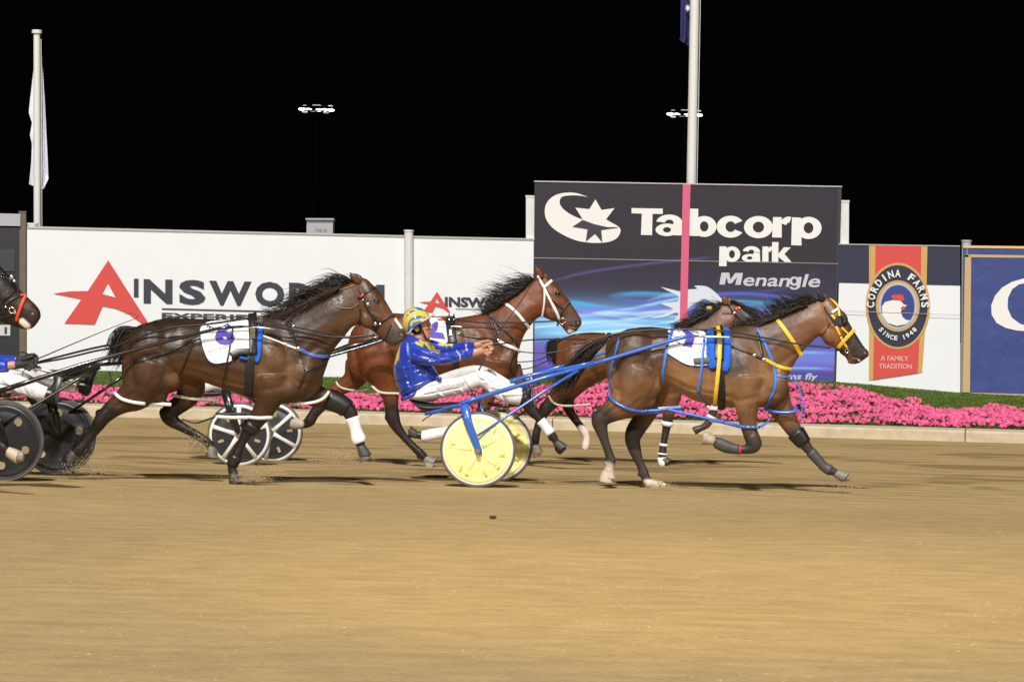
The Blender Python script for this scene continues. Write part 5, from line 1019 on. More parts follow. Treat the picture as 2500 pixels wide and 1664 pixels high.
# --- E
H(E, rE, sE, 'bridle', BLACKL, [('A', [(985, 235), (1020, 285), (1060, 330), (1100, 372)], 20, dict(w=-.07)), ('A', [(1032, 290), (1028, 340), (1018, 378)], 8, dict(w=-.08)), ('A', [(1020, 300), (950, 300)], 5, dict(w=-.08))])
H(E, rE, sE, 'browband', REDS, [('A', [(1035, 280), (1055, 255), (1070, 228)], 20, dict(w=-.06, lift=.01))])
studs(E, rE, sE, [('A', 1028, 298, 9), ('A', 1060, 270, 7), ('A', 780, 350, 6)])
mb = MB(); (p,) = cv('A', [(866, 267)]); mb.ell(rE(*p, -.05), rE.T * .036, rE.A * .03, (0, 0, .026)); mb.obj('ear_plug', mat('tan_foam', (.50, .30, .10), .8), E, smooth=True)
H(E, rE, sE, 'crupper_strap', BLACKL, [('A', [(-90, 480), (0, 440), (100, 425), (200, 428)], 12, {}), ('A', [(225, 425), (232, 470)], 26, {})])
H(E, rE, sE, 'hobble', CREAM, [('B', [(1632, 985), (1655, 1030), (1720, 1055), (1800, 1056)], 9, dict(t='c')), ('B', [(1800, 1056), (1880, 1050), (1935, 1045)], 8, dict(t='c', free=True, w=-.1))])
sleeve(E, rE, LE, 'nf', 3.6, 4.3, WHITEC, 'bandage', .012); sleeve(E, rE, LE, 'nf', 5.8, 6.3, WHITEC, 'bandage', .012); sleeve(E, rE, LE, 'nf', 6.8, 7.3, WHITEC, 'bandage', .012); sleeve(E, rE, LE, 'nf', 7.6, 9.8, WHITEC, 'bell_boot', .016)
sleeve(E, rE, LE, 'ff', 1.9, 2.8, WHITEC, 'bandage', .012); sleeve(E, rE, LE, 'ff', 3.4, 4.3, WHITEC, 'bandage', .012)
# --- D
cloth(D, rD, sD, 'L', [(-60, 130), (0, 150), (50, 200), (90, 240), (120, 290), (60, 270), (30, 300), (20, 370), (-20, 440), (-80, 420)], .012, BLACKL, 'blinker_hood', size=4)
H(D, rD, sD, 'noseband', REDS, [('L', [(165, 312), (140, 370), (118, 430), (105, 478)], 20, dict(w=-.06, lift=.01)), ('L', [(128, 318), (168, 312)], 16, dict(w=-.05, lift=.01))])
H(D, rD, sD, 'bridle', BLACKL, [('L', [(-20, 400), (20, 390), (70, 345), (130, 318)], 14, dict(w=-.06)), ('L', [(-30, 470), (40, 450), (90, 425)], 22, dict(w=-.07)), ('L', [(-20, 280), (10, 360), (30, 430)], 18, dict(w=-.08, lift=.02))])
studs(D, rD, sD, [('L', 72, 200, 16), ('L', 90, 225, 10), ('L', 35, 390, 9), ('L', 95, 425, 12)]); bit_ring(D, rD, sD, 'L', 75, 410, 18, w=-.06)
# --- other small tack on the shared names: driving lines
def lines(label, rig, items, cat='reins', m=BLACKL):
    mb = MB()
    for fr, pts, r, w, we in items: cord(mb, rig, None, cv(fr, pts), r * FR_[fr][2], free=True, w=w, wend=we, n=6)
    o = mb.obj('reins', m, loc=mb.V[0], smooth=True); return tag(o, label, cat)
lines('long black reins from the blue driver\'s hands to the leading horse\'s bit', rA, [('B', [(1222, 610), (1450, 575), (1700, 565), (1960, 572)], 5, 0, -.26), ('A', [(0, 498), (300, 425), (600, 402), (930, 408), (1190, 450), (1400, 490), (1640, 520)], 6, -.30, -.13), ('B', [(1228, 600), (1400, 655), (1640, 665), (1850, 620), (1960, 600)], 4, .1, .2), ('B', [(1160, 640), (1130, 760), (1070, 880), (1060, 960), (1085, 985)], 6, -.1, -.2), ('B', [(1400, 735), (1540, 722), (1640, 680)], 4, 0, 0), ('B', [(1390, 790), (1500, 775), (1660, 705)], 4, 0, 0)])
lines('black reins from the black gloved hands at the left to the number 6 horse', rC, [('L', [(225, 745), (400, 700), (560, 660), (710, 628)], 7, -.05, -.25), ('L', [(225, 750), (420, 715), (600, 672), (720, 650)], 6, .05, -.22), ('C', [(195, 545), (330, 490), (560, 420), (800, 395), (1060, 358)], 7, -.30, -.30), ('C', [(1100, 380), (1250, 412), (1420, 450), (1560, 472), (1700, 478), (1870, 464)], 8, -.30, -.12), ('C', [(1130, 385), (1280, 400), (1500, 440), (1680, 475)], 5, -.28, -.15)])
lines('black reins along the bay horse with the white bridle', rB, [('B', [(965, 425), (1130, 445), (1300, 445), (1500, 440), (1690, 432)], 6, -.26, -.09), ('B', [(770, 405), (870, 400), (965, 425)], 4, -.3, -.28)])

mb = MB(); (p,) = cv('A', [(1822, 600)]); h = sA.hit(rA, *p, -.03, 0); mb.ell(h[0], rA.T * .014 + Vector((0, 0, -.008)), Vector((.004, 0, .006)), rA.A * .006); mb.obj('teeth', mat('teeth', (.6, .45, .3), .4), A, smooth=True)
# ------------------------------------------------------------------ sulkies
YEL = mat('yellow_disc', (.92, .84, .34), .35, coat=.3, var=.05, vscale=6); RIMW = mat('rim_white', (.72, .70, .66), .4)
BLKD = mat('black_disc', (.022, .023, .026), .4, var=.2, vscale=6); TAN = mat('tan_spot', (.36, .28, .17), .6); CUSH = mat('black_cushion', (.022, .021, .022), .45, bump=.004, bscale=60)
SLOT = mat('brown_slot', (.62, .50, .14), .7)
def wheel(t, rig, c, R, kind, spin=0.0, out=-1):
    X, Z, A_ = rig.T, Vector((0, 0, 1)), rig.A * out
    def pt(r, a, d=0): return c + X * (r * math.cos(a)) + Z * (r * math.sin(a)) + A_ * d
    dm = {'yellow': YEL, 'white': BLKD, 'black': BLKD}[kind]
    mb = MB(); n = 48; Rr = R * .905
    prof = [(.03, .050), (.06, .045), (R * .5, .034), (R * .70, .027), (Rr * .84, .017), (Rr * .89, .023), (Rr, .016)]
    V = []; F = []
    rr = [[pt(r, 2 * math.pi * j / n, d + (.006 * max(0, math.cos(5 * (2 * math.pi * j / n - spin))) ** 8 if .08 < r < Rr * .87 else 0)) for j in range(n)] for r, d in prof]
    back = [[pt(r, 2 * math.pi * j / n, -d) for j in range(n)] for r, d in prof[::-1]]
    mb.rings(rr + back); wo = mb.obj('wheel', dm, t, smooth=True)
    mb = MB(); mb.ring(c, X, Z, R * .965, R * .045, n=56, k=10); mb.obj('tyre', RUBBER, wo, smooth=True)
    mb = MB()
    for d in (.014, -.014): mb.rings([[pt(r, 2 * math.pi * j / 56, d + e) for j in range(56)] for r, e in ((R * (.895 if kind != 'white' else .82), .003), (R * .925, .008 if d > 0 else -.008), (R * .94, 0))], cap=False)
    mb.obj('rim', RIMW if kind != 'black' else mat('dark_rim', (.06, .06, .062), .4), wo, smooth=True)
    if kind == 'yellow':
        for k in range(6):
            a = spin + k * math.pi / 3 + .3; mb = MB(); q = pt(R * .66, a, .030); u = X * math.cos(a + .35) + Z * math.sin(a + .35); v = X * -math.sin(a + .35) + Z * math.cos(a + .35)
            mb.obox(q, u * .024, A_ * .006, v * .010); mb.obj('slot', SLOT, wo)
        mb = MB()
        for k in range(5):
            a = spin + k * 2 * math.pi / 5; u = X * math.cos(a) + Z * math.sin(a); v = X * -math.sin(a) + Z * math.cos(a)
            R_ = [[pt(r, a, dd) + v * (s_ * wd) + A_ * e for s_, e in ((-1, 0), (-.6, .005), (.6, .005), (1, 0))] for r, dd, wd in ((.05, .044, .022), (.16, .038, .016), (R * .76, .022, .020))]
            mb.rings(R_)
        mb.obj('spoke_rib', YEL, wo, smooth=True)
    if kind == 'white':
        for k in range(5):
            a = spin + k * 2 * math.pi / 5; u = X * math.cos(a) + Z * math.sin(a); v = X * -math.sin(a) + Z * math.cos(a); mb = MB()
            for sg in (1, -1):
                R_ = [[c + u * r + A_ * (sg * (dd + e)) + v * (s_ * wd) for s_, e in ((-1, -.01), (-.7, .012), (.7, .012), (1, -.01))] for r, dd, wd in ((.02, .055, .030), (R * .4, .036, .022), (R * .86, .022, .027))]
                mb.rings(R_)
            mb.obj('spoke', RIMW, wo, smooth=True)
            a += math.pi / 5; mb = MB(); q = pt(R * .6, a, .034); u = X * math.cos(a) + Z * math.sin(a); v = X * -math.sin(a) + Z * math.cos(a); mb.obox(q, u * .03, A_ * .003, v * .014); mb.obj('slot', TAN, wo)
    if kind == 'black':
        for k in range(5):
            a = spin + k * 2 * math.pi / 5; mb = MB(); q = pt(R * .6, a, .030); mb.tube([q, q + A_ * .008], R * .10, 16); mb.obj('hub_hole', TAN, wo)
    mb = MB(); mb.tube([c + A_ * .02, c + A_ * .075], .030, 16); mb.obj('hub', SILVER if kind != 'black' else BLACKP, wo, smooth=False)
    return wo
def tubepx(t, name, rig, m, fr, pts, r, flat=1.0, n=10):
    """pts: x, y, w in a crop; r: px radii"""
    P = []
    for x, y, w in pts:
        (q,) = cv(fr, [(x, y)]); P.append(rig(q[0], q[1], w))
    rr = [q * FR_[fr][2] * rig.k for q in (r if hasattr(r, '__len__') else [r] * len(P))]
    up = rig.A.cross((P[-1] - P[0]).normalized()) if flat < 1 else None
    mb = MB(); mb.tube(P, rr, n, flat=flat, up=up); return mb.obj(name, m, t, smooth=True)
# --- A: blue frame, yellow discs
rS = Rig(1167, 28.65, 5)
sA_c = rS(1167, 1097, -.64); RA = sA_c.z if .33 < sA_c.z < .4 else .362
t = thing('sulky', Vector((rS.P0.x, rS.P0.y, 0)), 'blue racing sulky with bright yellow disc wheels and a black seat', 'sulky'); SA = t
cN = rS(1167, 1097, -.64); cFw = rS(1212, 1088, .64)
wheel(t, rS, cN, RA, 'yellow', .55, -1); wheel(t, rS, cFw, RA, 'yellow', .2, -1)
corner = cv('B', [(985, 1040)])[0]
tubepx(t, 'wheel_fork', rS, BLUEP, 'B', [(1003, 1045, -.72), (1040, 1190, -.72), (1112, 1385, -.71), (1118, 1408, -.71)], [34, 29, 24, 17], .5)
mb = MB(); q = rS(*cv('B', [(1105, 1388)])[0], -.745); mb.tube([q, q - rS.A * .012], .022, 16); mb.obj('axle_bolt', SILVER, t)
pf = rS(*corner, .60)
mb = MB(); q0, q1 = rS(*cv('B', [(1000, 1048)])[0], -.70), None; q1 = q0 + rS.A * 1.38; mb.tube([q0, q1], .020, 12); mb.obj('cross_bar', BLUEP, t, smooth=True)
mb = MB(); mb.tube([q1, cFw + rS.A * .07 + Vector((0, 0, .02))], [.036, .02], 10, flat=.5); mb.obj('wheel_fork', BLUEP, t, smooth=True)
tubepx(t, 'shaft', rS, BLUEP, 'B', [(978, 1040, -.72), (1100, 1000, -.66), (1300, 940, -.54), (1600, 848, -.46), (1960, 745, -.40)], [17, 17, 16, 15, 15])
tubepx(t, 'shaft', rS, BLUEP, 'A', [(0, 655, -.40), (200, 600, -.38), (400, 540, -.37), (600, 480, -.36), (690, 455, -.355), (760, 445, -.35)], [13, 13, 13, 12.5, 12, 10])
tubepx(t, 'shaft_tip', rS, SILVER, 'A', [(750, 446, -.35), (860, 448, -.35), (990, 453, -.35), (1025, 455, -.35)], [8, 7.5, 7, 2.5])
tubepx(t, 'shaft', rS, BLUEP, 'B', [(1240, 900, .40), (1400, 855, .36), (1600, 800, .34), (1960, 700, .32)], [15, 14, 14, 13]); tubepx(t, 'shaft', rS, BLUEP, 'A', [(0, 610, .32), (120, 575, .32), (300, 520, .32), (800, 440, .32)], [11, 10, 10, 8])
tubepx(t, 'brace', rS, BLUEP, 'B', [(1103, 1275, -.72), (1300, 1145, -.64), (1600, 945, -.52), (1845, 795, -.42)], [8, 9, 11, 11])
tubepx(t, 'brace', rS, BLUEP, 'B', [(1345, 880, -.3), (1500, 830, -.2), (1780, 775, -.25), (1960, 735, -.36)], [16, 14, 12, 10])
tubepx(t, 'brace', rS, BLACKP, 'B', [(1330, 1180, .66), (1480, 1080, .55), (1620, 965, .45)], [8, 8, 8])
tubepx(t, 'seat_rail', rS, BLUEP, 'B', [(715, 1115, -.28), (830, 1092, -.30), (900, 1068, -.4), (980, 1050, -.6)], [13, 15, 15, 14])
tubepx(t, 'seat_rail', rS, BLUEP, 'B', [(725, 1105, .22), (830, 1082, .24), (980, 1040, .5)], [12, 12, 12])
mb = MB(); loft_pairs(mb, rS, [(*cv('B', [p[:2]])[0], *cv('B', [p[2:4]])[0], p[4]) for p in [(606, 1003, 618, 1016, .14), (640, 1012, 655, 1052, .2), (700, 1026, 705, 1092, .235), (800, 1035, 790, 1100, .24), (900, 1028, 900, 1085, .22), (955, 1030, 960, 1062, .18)]], egg=0); mb.obj('seat', CUSH, t, smooth=True)
tubepx(t, 'seat_tail', rS, BLACKL, 'B', [(765, 1122, -.1), (725, 1145, -.1), (695, 1170, -.1)], 4)
tubepx(t, 'footrest', rS, BLUEP, 'B', [(1425, 925, -.42), (1430, 912, -.42), (1555, 878, -.42), (1560, 892, -.42), (1548, 905, -.42), (1430, 930, -.42)], 6)
tubepx(t, 'footrest', rS, mat('grey_steel', (.2, .2, .2), .45, .6), 'B', [(1490, 825, -.2), (1510, 900, -.2), (1520, 1010, -.2), (1530, 1070, -.2)], [18, 12, 12, 14])
tubepx(t, 'foot_bar', rS, BLACKP, 'B', [(1180, 1040, .2), (1300, 1060, .2), (1450, 1040, .2)], 14)
# --- B: white spoked wheels
rT = Rig(585, 32.0, 5); t = thing('sulky', Vector((rT.P0.x, rT.P0.y, 0)), 'black racing sulky with white five spoke wheels behind the number 6 horse', 'sulky'); SB = t
(c1,) = cv('C', [(1006, 1100)]); (c2,) = cv('C', [(1212, 1084)]); q = rT(*c1, -.64); q2 = rT(*c2, .64); Rb = 79 * 31.4 / FPX
wheel(t, rT, q, Rb, 'white', .35); wheel(t, rT, q2, Rb, 'white', .75)
tubepx(t, 'wheel_fork', rT, BLACKP, 'C', [(912, 815, -.71), (950, 950, -.71), (1000, 1095, -.70)], [30, 26, 20], .5)
mb = MB(); a = rT(*cv('C', [(912, 818)])[0], -.71); b = a + rT.A * 1.42; mb.tube([a, b], .02, 10); mb.obj('cross_bar', BLACKP, t, smooth=True)
mb = MB(); mb.tube([b, q2 + rT.A * .07], [.034, .02], 10, flat=.5); mb.obj('wheel_fork', BLACKP, t, smooth=True)
mb = MB(); loft_pairs(mb, rT, [(*cv('C', [p[:2]])[0], *cv('C', [p[2:4]])[0], p[4]) for p in [(620, 790, 630, 800, .14), (700, 800, 700, 840, .22), (820, 812, 820, 860, .22), (960, 812, 960, 840, .18)]], egg=0); mb.obj('seat', CUSH, t, smooth=True)
tubepx(t, 'shaft', rT, BLACKP, 'C', [(905, 815, -.7), (1100, 760, -.6), (1400, 660, -.42), (1700, 540, -.36), (1980, 470, -.34)], 14); tubepx(t, 'shaft', rT, BLACKP, 'C', [(960, 800, .7), (1150, 745, .6), (1420, 640, .42), (1700, 530, .36)], 12)
tubepx(t, 'brace', rT, BLACKP, 'C', [(985, 1060, -.7), (1200, 900, -.6), (1450, 700, -.45)], 7)
# --- C: all black
rU = Rig(60, 27.9, 4); t = thing('sulky', Vector((rU.P0.x, rU.P0.y, 0)), 'all black racing sulky with dark disc wheels at the left edge', 'sulky'); SD = t
(c1,) = cv('L', [(24, 1243)]); (c2,) = cv('L', [(367, 1212)]); q = rU(*c1, -.64); q2 = rU(*c2, .64); Rc = 99 * 27.3 / FPX
wheel(t, rU, q, Rc, 'black', .9); wheel(t, rU, q2, Rc, 'black', .25)
tubepx(t, 'wheel_fork', rU, BLACKP, 'L', [(-60, 960, -.72), (-10, 1110, -.72), (38, 1250, -.72)], [26, 20, 14], .5)
mb = MB(); a = rU(*cv('L', [(-60, 960)])[0], -.72); b = a + rU.A * 1.44; mb.tube([a, b], .02, 10); mb.obj('cross_bar', BLACKP, t, smooth=True)
mb = MB(); mb.tube([b, q2 - rU.A * .07], [.04, .03], 10, flat=.5); mb.obj('wheel_fork', BLACKP, t, smooth=True)
tubepx(t, 'wheel_fork', rU, BLACKP, 'L', [(330, 1000, .5), (345, 1100, .54), (370, 1225, .56)], [34, 30, 24], .6)
tubepx(t, 'shaft', rU, BLACKP, 'L', [(-60, 945, -.72), (200, 860, -.6), (522, 757, -.45), (760, 690, -.40), (1022, 620, -.37), (1240, 565, -.36), (1400, 524, -.36), (1552, 514, -.36)], [17, 16, 14, 12, 11.5, 11, 10, 8])
tubepx(t, 'shaft_tip', rU, SILVER, 'L', [(1545, 514, -.36), (1650, 520, -.36), (1755, 532, -.36), (1762, 533, -.36)], [7, 7, 6.5, 2.5])
tubepx(t, 'shaft', rU, BLACKP, 'L', [(240, 900, .5), (420, 815, .42), (600, 760, .38), (800, 745, .36), (1100, 640, .35)], [13, 13, 12, 11, 10])
tubepx(t, 'brace', rU, BLACKP, 'L', [(0, 1150, -.7), (200, 1030, -.62), (480, 860, -.5), (640, 775, -.44)], [9, 9, 10, 10])
tubepx(t, 'brace', rU, BLACKP, 'L', [(440, 1065, .62), (620, 945, .5), (790, 828, .4)], [9, 10, 10])
tubepx(t, 'brace', rU, BLACKP, 'L', [(360, 850, .0), (500, 800, -.1), (700, 735, -.3)], [34, 30, 8])
tubepx(t, 'brace', rU, BLACKP, 'L', [(430, 790, .1), (560, 770, .1), (800, 742, .3)], [7, 7, 6])
tubepx(t, 'foot_bar', rU, mat('grey_steel'), 'L', [(385, 835, -.2), (370, 900, -.2), (360, 1000, -.2)], [22, 16, 12])
tubepx(t, 'hobble_chain', rU, BLACKP, 'L', [(700, 800, -.1), (705, 860, -.12), (730, 920, -.15)], 4)
mb = MB(); loft_pairs(mb, rU, [(*cv('L', [p[:2]])[0], *cv('L', [p[2:4]])[0], p[4]) for p in [(-320, 900, -310, 920, .14), (-240, 920, -240, 980, .22), (-100, 935, -100, 985, .22), (20, 930, 20, 965, .18)]], egg=0); mb.obj('seat', CUSH, t, smooth=True)
# ------------------------------------------------------------------ drivers
SILK = mat('blue_silk', (.012, .040, .40), .30, spec=.8, bump=.006, bscale=9, sheen=.2)
SILKA = mat('silk_attr', attr=True, rough=.30, spec=.8, bump=.007, bscale=8, sheen=.2)
TROU = mat('white_trousers', (.74, .72, .70), .75, bump=.008, bscale=10, var=.06, vscale=5); BOOTM = mat('black_boot', (.014, .014, .015), .35)
def sub(fr, st): return [(*cv(fr, [p[:2]])[0], *cv(fr, [p[2:4]])[0], p[4]) for p in st]
def limb(mb, rig, fr, st, ratio=.85, k=3): mb.rings(leg_path(rig, cv(fr, st), 0, k, ratio=ratio))
def fist(rig, fr, palm, fingers, thumb, w, m, parent, name='hand', wrist=None):
    mb = MB(); s = FR_[fr][2] * rig.k
    st = [(p[0], p[1], p[2], w + (p[3] if len(p) > 3 else 0)) for p in palm]; mb.rings(leg_path(rig, cv(fr, st), 0, 3, ratio=.75))
    for f in fingers + [thumb]:
        st = [(p[0], p[1], p[2], w + p[3]) for p in f]; mb.rings(leg_path(rig, cv(fr, st), 0, 3, ratio=.95))
    V, F = remesh(mb, .0035, 3, .5); return mesh_obj(name, V, F, m, parent, smooth=True)
def folds(V, rig, fr, lines, amp=.012):
    """cloth creases: shallow ridges along lines drawn on the garment"""
    px, py = proj(V); D = np.zeros(len(V))
    for (x0, y0, x1, y1, wd, a) in lines:
        (p, q) = cv(fr, [(x0, y0), (x1, y1)]); wd = wd * FR_[fr][2]; dx, dy = q[0] - p[0], q[1] - p[1]; L2 = dx * dx + dy * dy
        t = ((px - p[0]) * dx + (py - p[1]) * dy) / L2; tc = np.clip(t, 0, 1); d = np.hypot(px - p[0] - tc * dx, py - p[1] - tc * dy)
        D += a * np.exp(-(d / wd) ** 2)
    wv = (V - np.array(rig.P0)) @ np.array(rig.A)
    return V - np.array(rig.A)[None, :] * (D * amp)[:, None]
rD_ = Rig(1110, 28.6, 5)
P_ = thing('person', Vector((rD_.P0.x, rD_.P0.y, 0)), 'man in shiny blue silks, yellow and blue helmet and white trousers driving the leading sulky', 'person'); P_.location = Vector((rD_.P0.x, rD_.P0.y, 0))
# body under the clothes: head, neck, forearms in one skin
mb = MB()
loft_pairs(mb, rD_, sub('H', [(560, 300, 700, 300, .04), (420, 380, 860, 380, .068), (400, 470, 884, 470, .076), (405, 530, 898, 530, .078), (420, 580, 892, 585, .076), (430, 640, 905, 640, .074), (440, 700, 905, 700, .070), (470, 750, 896, 760, .066), (540, 820, 905, 815, .060), (620, 890, 912, 890, .054), (690, 950, 910, 945, .044), (760, 985, 870, 985, .025)]), k=4, egg=0)
loft_pairs(mb, rD_, sub('H', [(430, 700, 700, 800, .055), (460, 800, 740, 900, .055), (430, 900, 780, 1010, .06), (350, 1000, 800, 1120, .08)]), egg=0)
k = rD_.k * FR_['H'][2]
def eh(x, y, w, rx, ry, rw, a=0):
    (p,) = cv('H', [(x, y)]); a = math.radians(a); mb.ell(rD_(*p, w), rD_.T * (rx * k * math.cos(a)) + Vector((0, 0, -rx * k * math.sin(a))), rD_.T * (ry * k * math.sin(a)) + Vector((0, 0, ry * k * math.cos(a))), rD_.A * rw)
eh(925, 655, 0, 34, 62, .012, 0); eh(938, 688, 0, 34, 24, .014); eh(905, 600, 0, 24, 60, .010, -14); eh(880, 545, 0, 40, 22, .05); eh(905, 775, 0, 26, 14, .018); eh(905, 810, 0, 24, 15, .017); eh(895, 905, 0, 34, 34, .022); eh(800, 680, -.05, 50, 45, .016); eh(740, 900, -.035, 60, 40, .02, 35)
V, F = remesh(mb, .004, 4, .5); hd = mesh_obj('body', V, F, SKIN, P_, smooth=True); sH = Surf(V, F)
mb = MB(); (p,) = cv('H', [(530, 705)]); q = rD_(*p, -.082); mb.ring(q, rD_.T * .8, (0, 0, 1), .020, .006, n=20, k=8); mb.ell(q + rD_.A * .004, rD_.T * .015, (0, 0, .02), rD_.A * .006); mb.obj('ear', SKIN, P_, smooth=True)
H(P_, rD_, sH, 'mouth', mat('lip', (.32, .10, .07), .5), [('H', [(855, 797), (885, 793), (912, 794)], 12, dict(w=-.02, lift=.0, thick=.002))])
H(P_, rD_, sH, 'eyebrow', HAIRB, [('H', [(775, 548), (830, 530), (875, 540)], 16, dict(w=-.03, lift=0, thick=.003))])
mb = MB(); (p,) = cv('H', [(822, 590)]); h = sH.hit(rD_, *p, -.04, 0); mb.ell(h[0], rD_.T * .010, (0, 0, .006), rD_.A * .005); mb.obj('eye', EYE, P_, smooth=True)
H(P_, rD_, sH, 'spectacles', BLACKP, [('H', [(600, 640), (690, 632), (770, 618)], 12, dict(w=-.075, lift=.004)), ('H', [(770, 600), (800, 570), (860, 565), (895, 590), (885, 640), (840, 665), (790, 650), (770, 610)], 8, dict(w=-.05, lift=.010))])
H(P_, rD_, sH, 'chin_strap', BLACKL, [('H', [(600, 560), (640, 660), (660, 760), (600, 810), (460, 800), (400, 740)], 90, dict(w=-.078, lift=.004)), ('H', [(690, 720), (720, 820), (760, 910), (800, 990)], 44, dict(w=-.06, lift=.004))])
# helmet: hand-painted yellow and blue shell
nu, nv = 150, 90; cc = rD_(*cv('H', [(500, 520)])[0], 0); V = []; cpx = []
for i in range(nv + 1):
    for j in range(nu):
        ph = math.pi * i / nv * .80; th = 2 * math.pi * j / nu
        ax = Vector((-.12, 0, 1)).normalized(); ux = rD_.T
        sx = 388 * k; sz = 398 * k; sy = .128
        d = rD_.T * (sx * math.sin(ph) * math.cos(th) * (1.0 + .05 * math.cos(th))) + rD_.A * (sy * math.sin(ph) * math.sin(th)) + Vector((0, 0, sz * math.cos(ph)))
        V.append(cc + d)
V = np.array([tuple(v) for v in V]); px, py = proj(V); a_, b_, s_ = FR_['H']; hx, hy = (px - a_) / s_, (py - b_) / s_
ex = [100, 130, 160, 260, 350, 385, 420, 470, 620, 700, 880, 960]; ey = [600, 690, 750, 830, 835, 700, 650, 620, 560, 490, 425, 380]
cut = np.interp(hx, ex, ey)
F = []
for i in range(nv):
    for j in range(nu):
        q = (i * nu + j, i * nu + (j + 1) % nu, (i + 1) * nu + (j + 1) % nu, (i + 1) * nu + j)
        if np.mean([hy[v] - cut[v] for v in q]) < 0: F.append(q)
def curve_d(P):
    q = cat_rom(P, 8); d = np.full(len(hx), 1e9)
    for a, b in zip(q[:-1], q[1:]):
        dx, dy = b - a; t = np.clip(((hx - a[0]) * dx + (hy - a[1]) * dy) / (dx * dx + dy * dy + 1e-9), 0, 1); d = np.minimum(d, np.hypot(hx - a[0] - t * dx, hy - a[1] - t * dy))
    return d
hc = np.ones((len(V), 3)) * np.array((.045, .20, .52)); ye = np.array((.80, .56, .06))
for P, wd in [([(240, 780), (235, 640), (270, 480), (380, 350), (540, 270), (700, 280), (860, 320)], 52), ([(180, 740), (180, 560), (230, 340), (340, 200), (450, 155)], 26), ([(340, 165), (480, 180), (560, 250)], 26), ([(380, 590), (400, 520), (500, 480), (620, 455), (680, 420)], 28), ([(715, 165), (780, 200), (860, 280)], 26), ([(340, 200), (320, 250), (330, 300)], 15), ([(420, 370), (560, 320), (700, 345), (790, 375)], 20)]:
    f = np.clip((wd + 6 - curve_d(P)) / 8, 0, 1)[:, None]; hc = hc * (1 - f) + ye * f
ho = mesh_obj('helmet', V, F, mat('helmet_paint', attr=True, rough=.12, spec=.6, coat=.6), P_, smooth=True, col=hc)
so = ho.modifiers.new('s', 'SOLIDIFY'); so.thickness = .006; so.offset = -1
H(P_, rD_, None, 'helmet_trim', mat('trim_cream', (.72, .66, .50), .5), [('H', [(262, 828), (320, 838), (352, 820), (370, 740), (400, 665), (460, 620), (540, 590), (610, 560), (660, 515), (710, 478)], 15, dict(t='c', free=True, w=-.118, wend=-.112)), ('H', [(710, 478), (800, 445), (900, 395), (1010, 325)], 15, dict(t='c', free=True, w=-.112, wend=-.01))])
mb = MB(); P1 = [rD_(*cv('H', [q])[0], w) for q, w in [((690, 482), -.11), ((880, 400), -.075), ((1015, 322), -.015), ((1010, 320), .02), ((880, 395), .075), ((700, 470), .11)]]; mb.prism(P1, (0, 0, .012)); mb.obj('peak', mat('trim_cream'), ho)
# jacket
mb = MB()
loft_pairs(mb, rD_, sub('D', [(232, 462, 420, 500, .09), (178, 520, 505, 560, .17), (125, 620, 545, 700, .205), (85, 740, 560, 800, .205), (58, 880, 590, 900, .195), (66, 1000, 645, 985, .19), (95, 1110, 600, 1060, .185), (135, 1200, 480, 1110, .18), (172, 1268, 400, 1165, .17), (190, 1285, 350, 1200, .15)]), egg=0)
limb(mb, rD_, 'D', [(300, 600, 90, -.14), (350, 690, 125, -.20), (470, 745, 108, -.235), (600, 760, 88, -.24), (730, 752, 80, -.22), (860, 725, 78, -.19), (960, 700, 76, -.15), (1060, 690, 72, -.11), (1072, 690, 66, -.11)])
limb(mb, rD_, 'D', [(430, 560, 70, .12), (560, 600, 84, .19), (700, 630, 66, .22), (830, 618, 60, .20), (960, 598, 56, .14), (1105, 592, 52, .06), (1115, 592, 48, .06)])
V, F = remesh(mb, .0075, 3, .5); V = wsmooth(V, F, 14, lambda v: np.ones(len(v)))
V = folds(V, rD_, 'D', [(300, 620, 520, 700, 14, 1), (330, 700, 560, 760, 12, -1), (420, 640, 700, 720, 12, 1), (500, 800, 800, 760, 12, 1), (300, 800, 600, 830, 14, -1), (560, 700, 640, 800, 12, 1.2), (700, 690, 880, 780, 12, -1), (780, 700, 860, 760, 10, 1), (950, 640, 1000, 740, 10, 1), (880, 650, 900, 790, 9, -1), (100, 900, 330, 850, 18, .8), (200, 1000, 420, 900, 16, .7), (90, 1060, 300, 1040, 20, -.7), (330, 1110, 600, 1010, 12, 1), (150, 1180, 260, 1120, 14, 1), (380, 950, 600, 880, 14, -.8), (140, 760, 230, 700, 16, .8), (240, 560, 260, 780, 10, -1.4), (200, 850, 260, 1100, 20, -.8), (320, 850, 340, 1050, 18, .8), (420, 860, 520, 960, 16, 1), (180, 1240, 380, 1140, 9, -1.5), (620, 590, 640, 680, 10, 1), (700, 570, 720, 670, 10, 1), (780, 570, 800, 660, 10, 1)], .013)
px, py = proj(V); wv = (V - np.array(rD_.P0)) @ np.array(rD_.A)
yl = (.78, .62, .06); a, b, s = FR_['D']
caps = [(a + x0 * s, b + y0 * s, a + x1 * s, b + y1 * s, r * s, 1.2, c_, None) for x0, y0, x1, y1, r, c_ in [(350, 555, 420, 590, 14, yl), (395, 530, 440, 560, 12, yl), (490, 560, 540, 620, 34, yl), (555, 655, 630, 668, 16, yl), (640, 575, 800, 578, 12, yl), (110, 600, 95, 760, 26, yl), (90, 770, 70, 820, 16, yl), (860, 660, 905, 720, 5, (.55, .52, .6)), (905, 720, 905, 790, 5, (.55, .52, .6)), (235, 560, 240, 720, 3, (.2, .25, .5)), (980, 580, 990, 650, 8, (.6, .6, .7))]]
V_, F_ = V, F; jk = mesh_obj('jacket', V, F, SILKA, P_, smooth=True, col=mix_caps(px, py, wv, (.012, .045, .42), caps)); sJ = Surf(V, F)
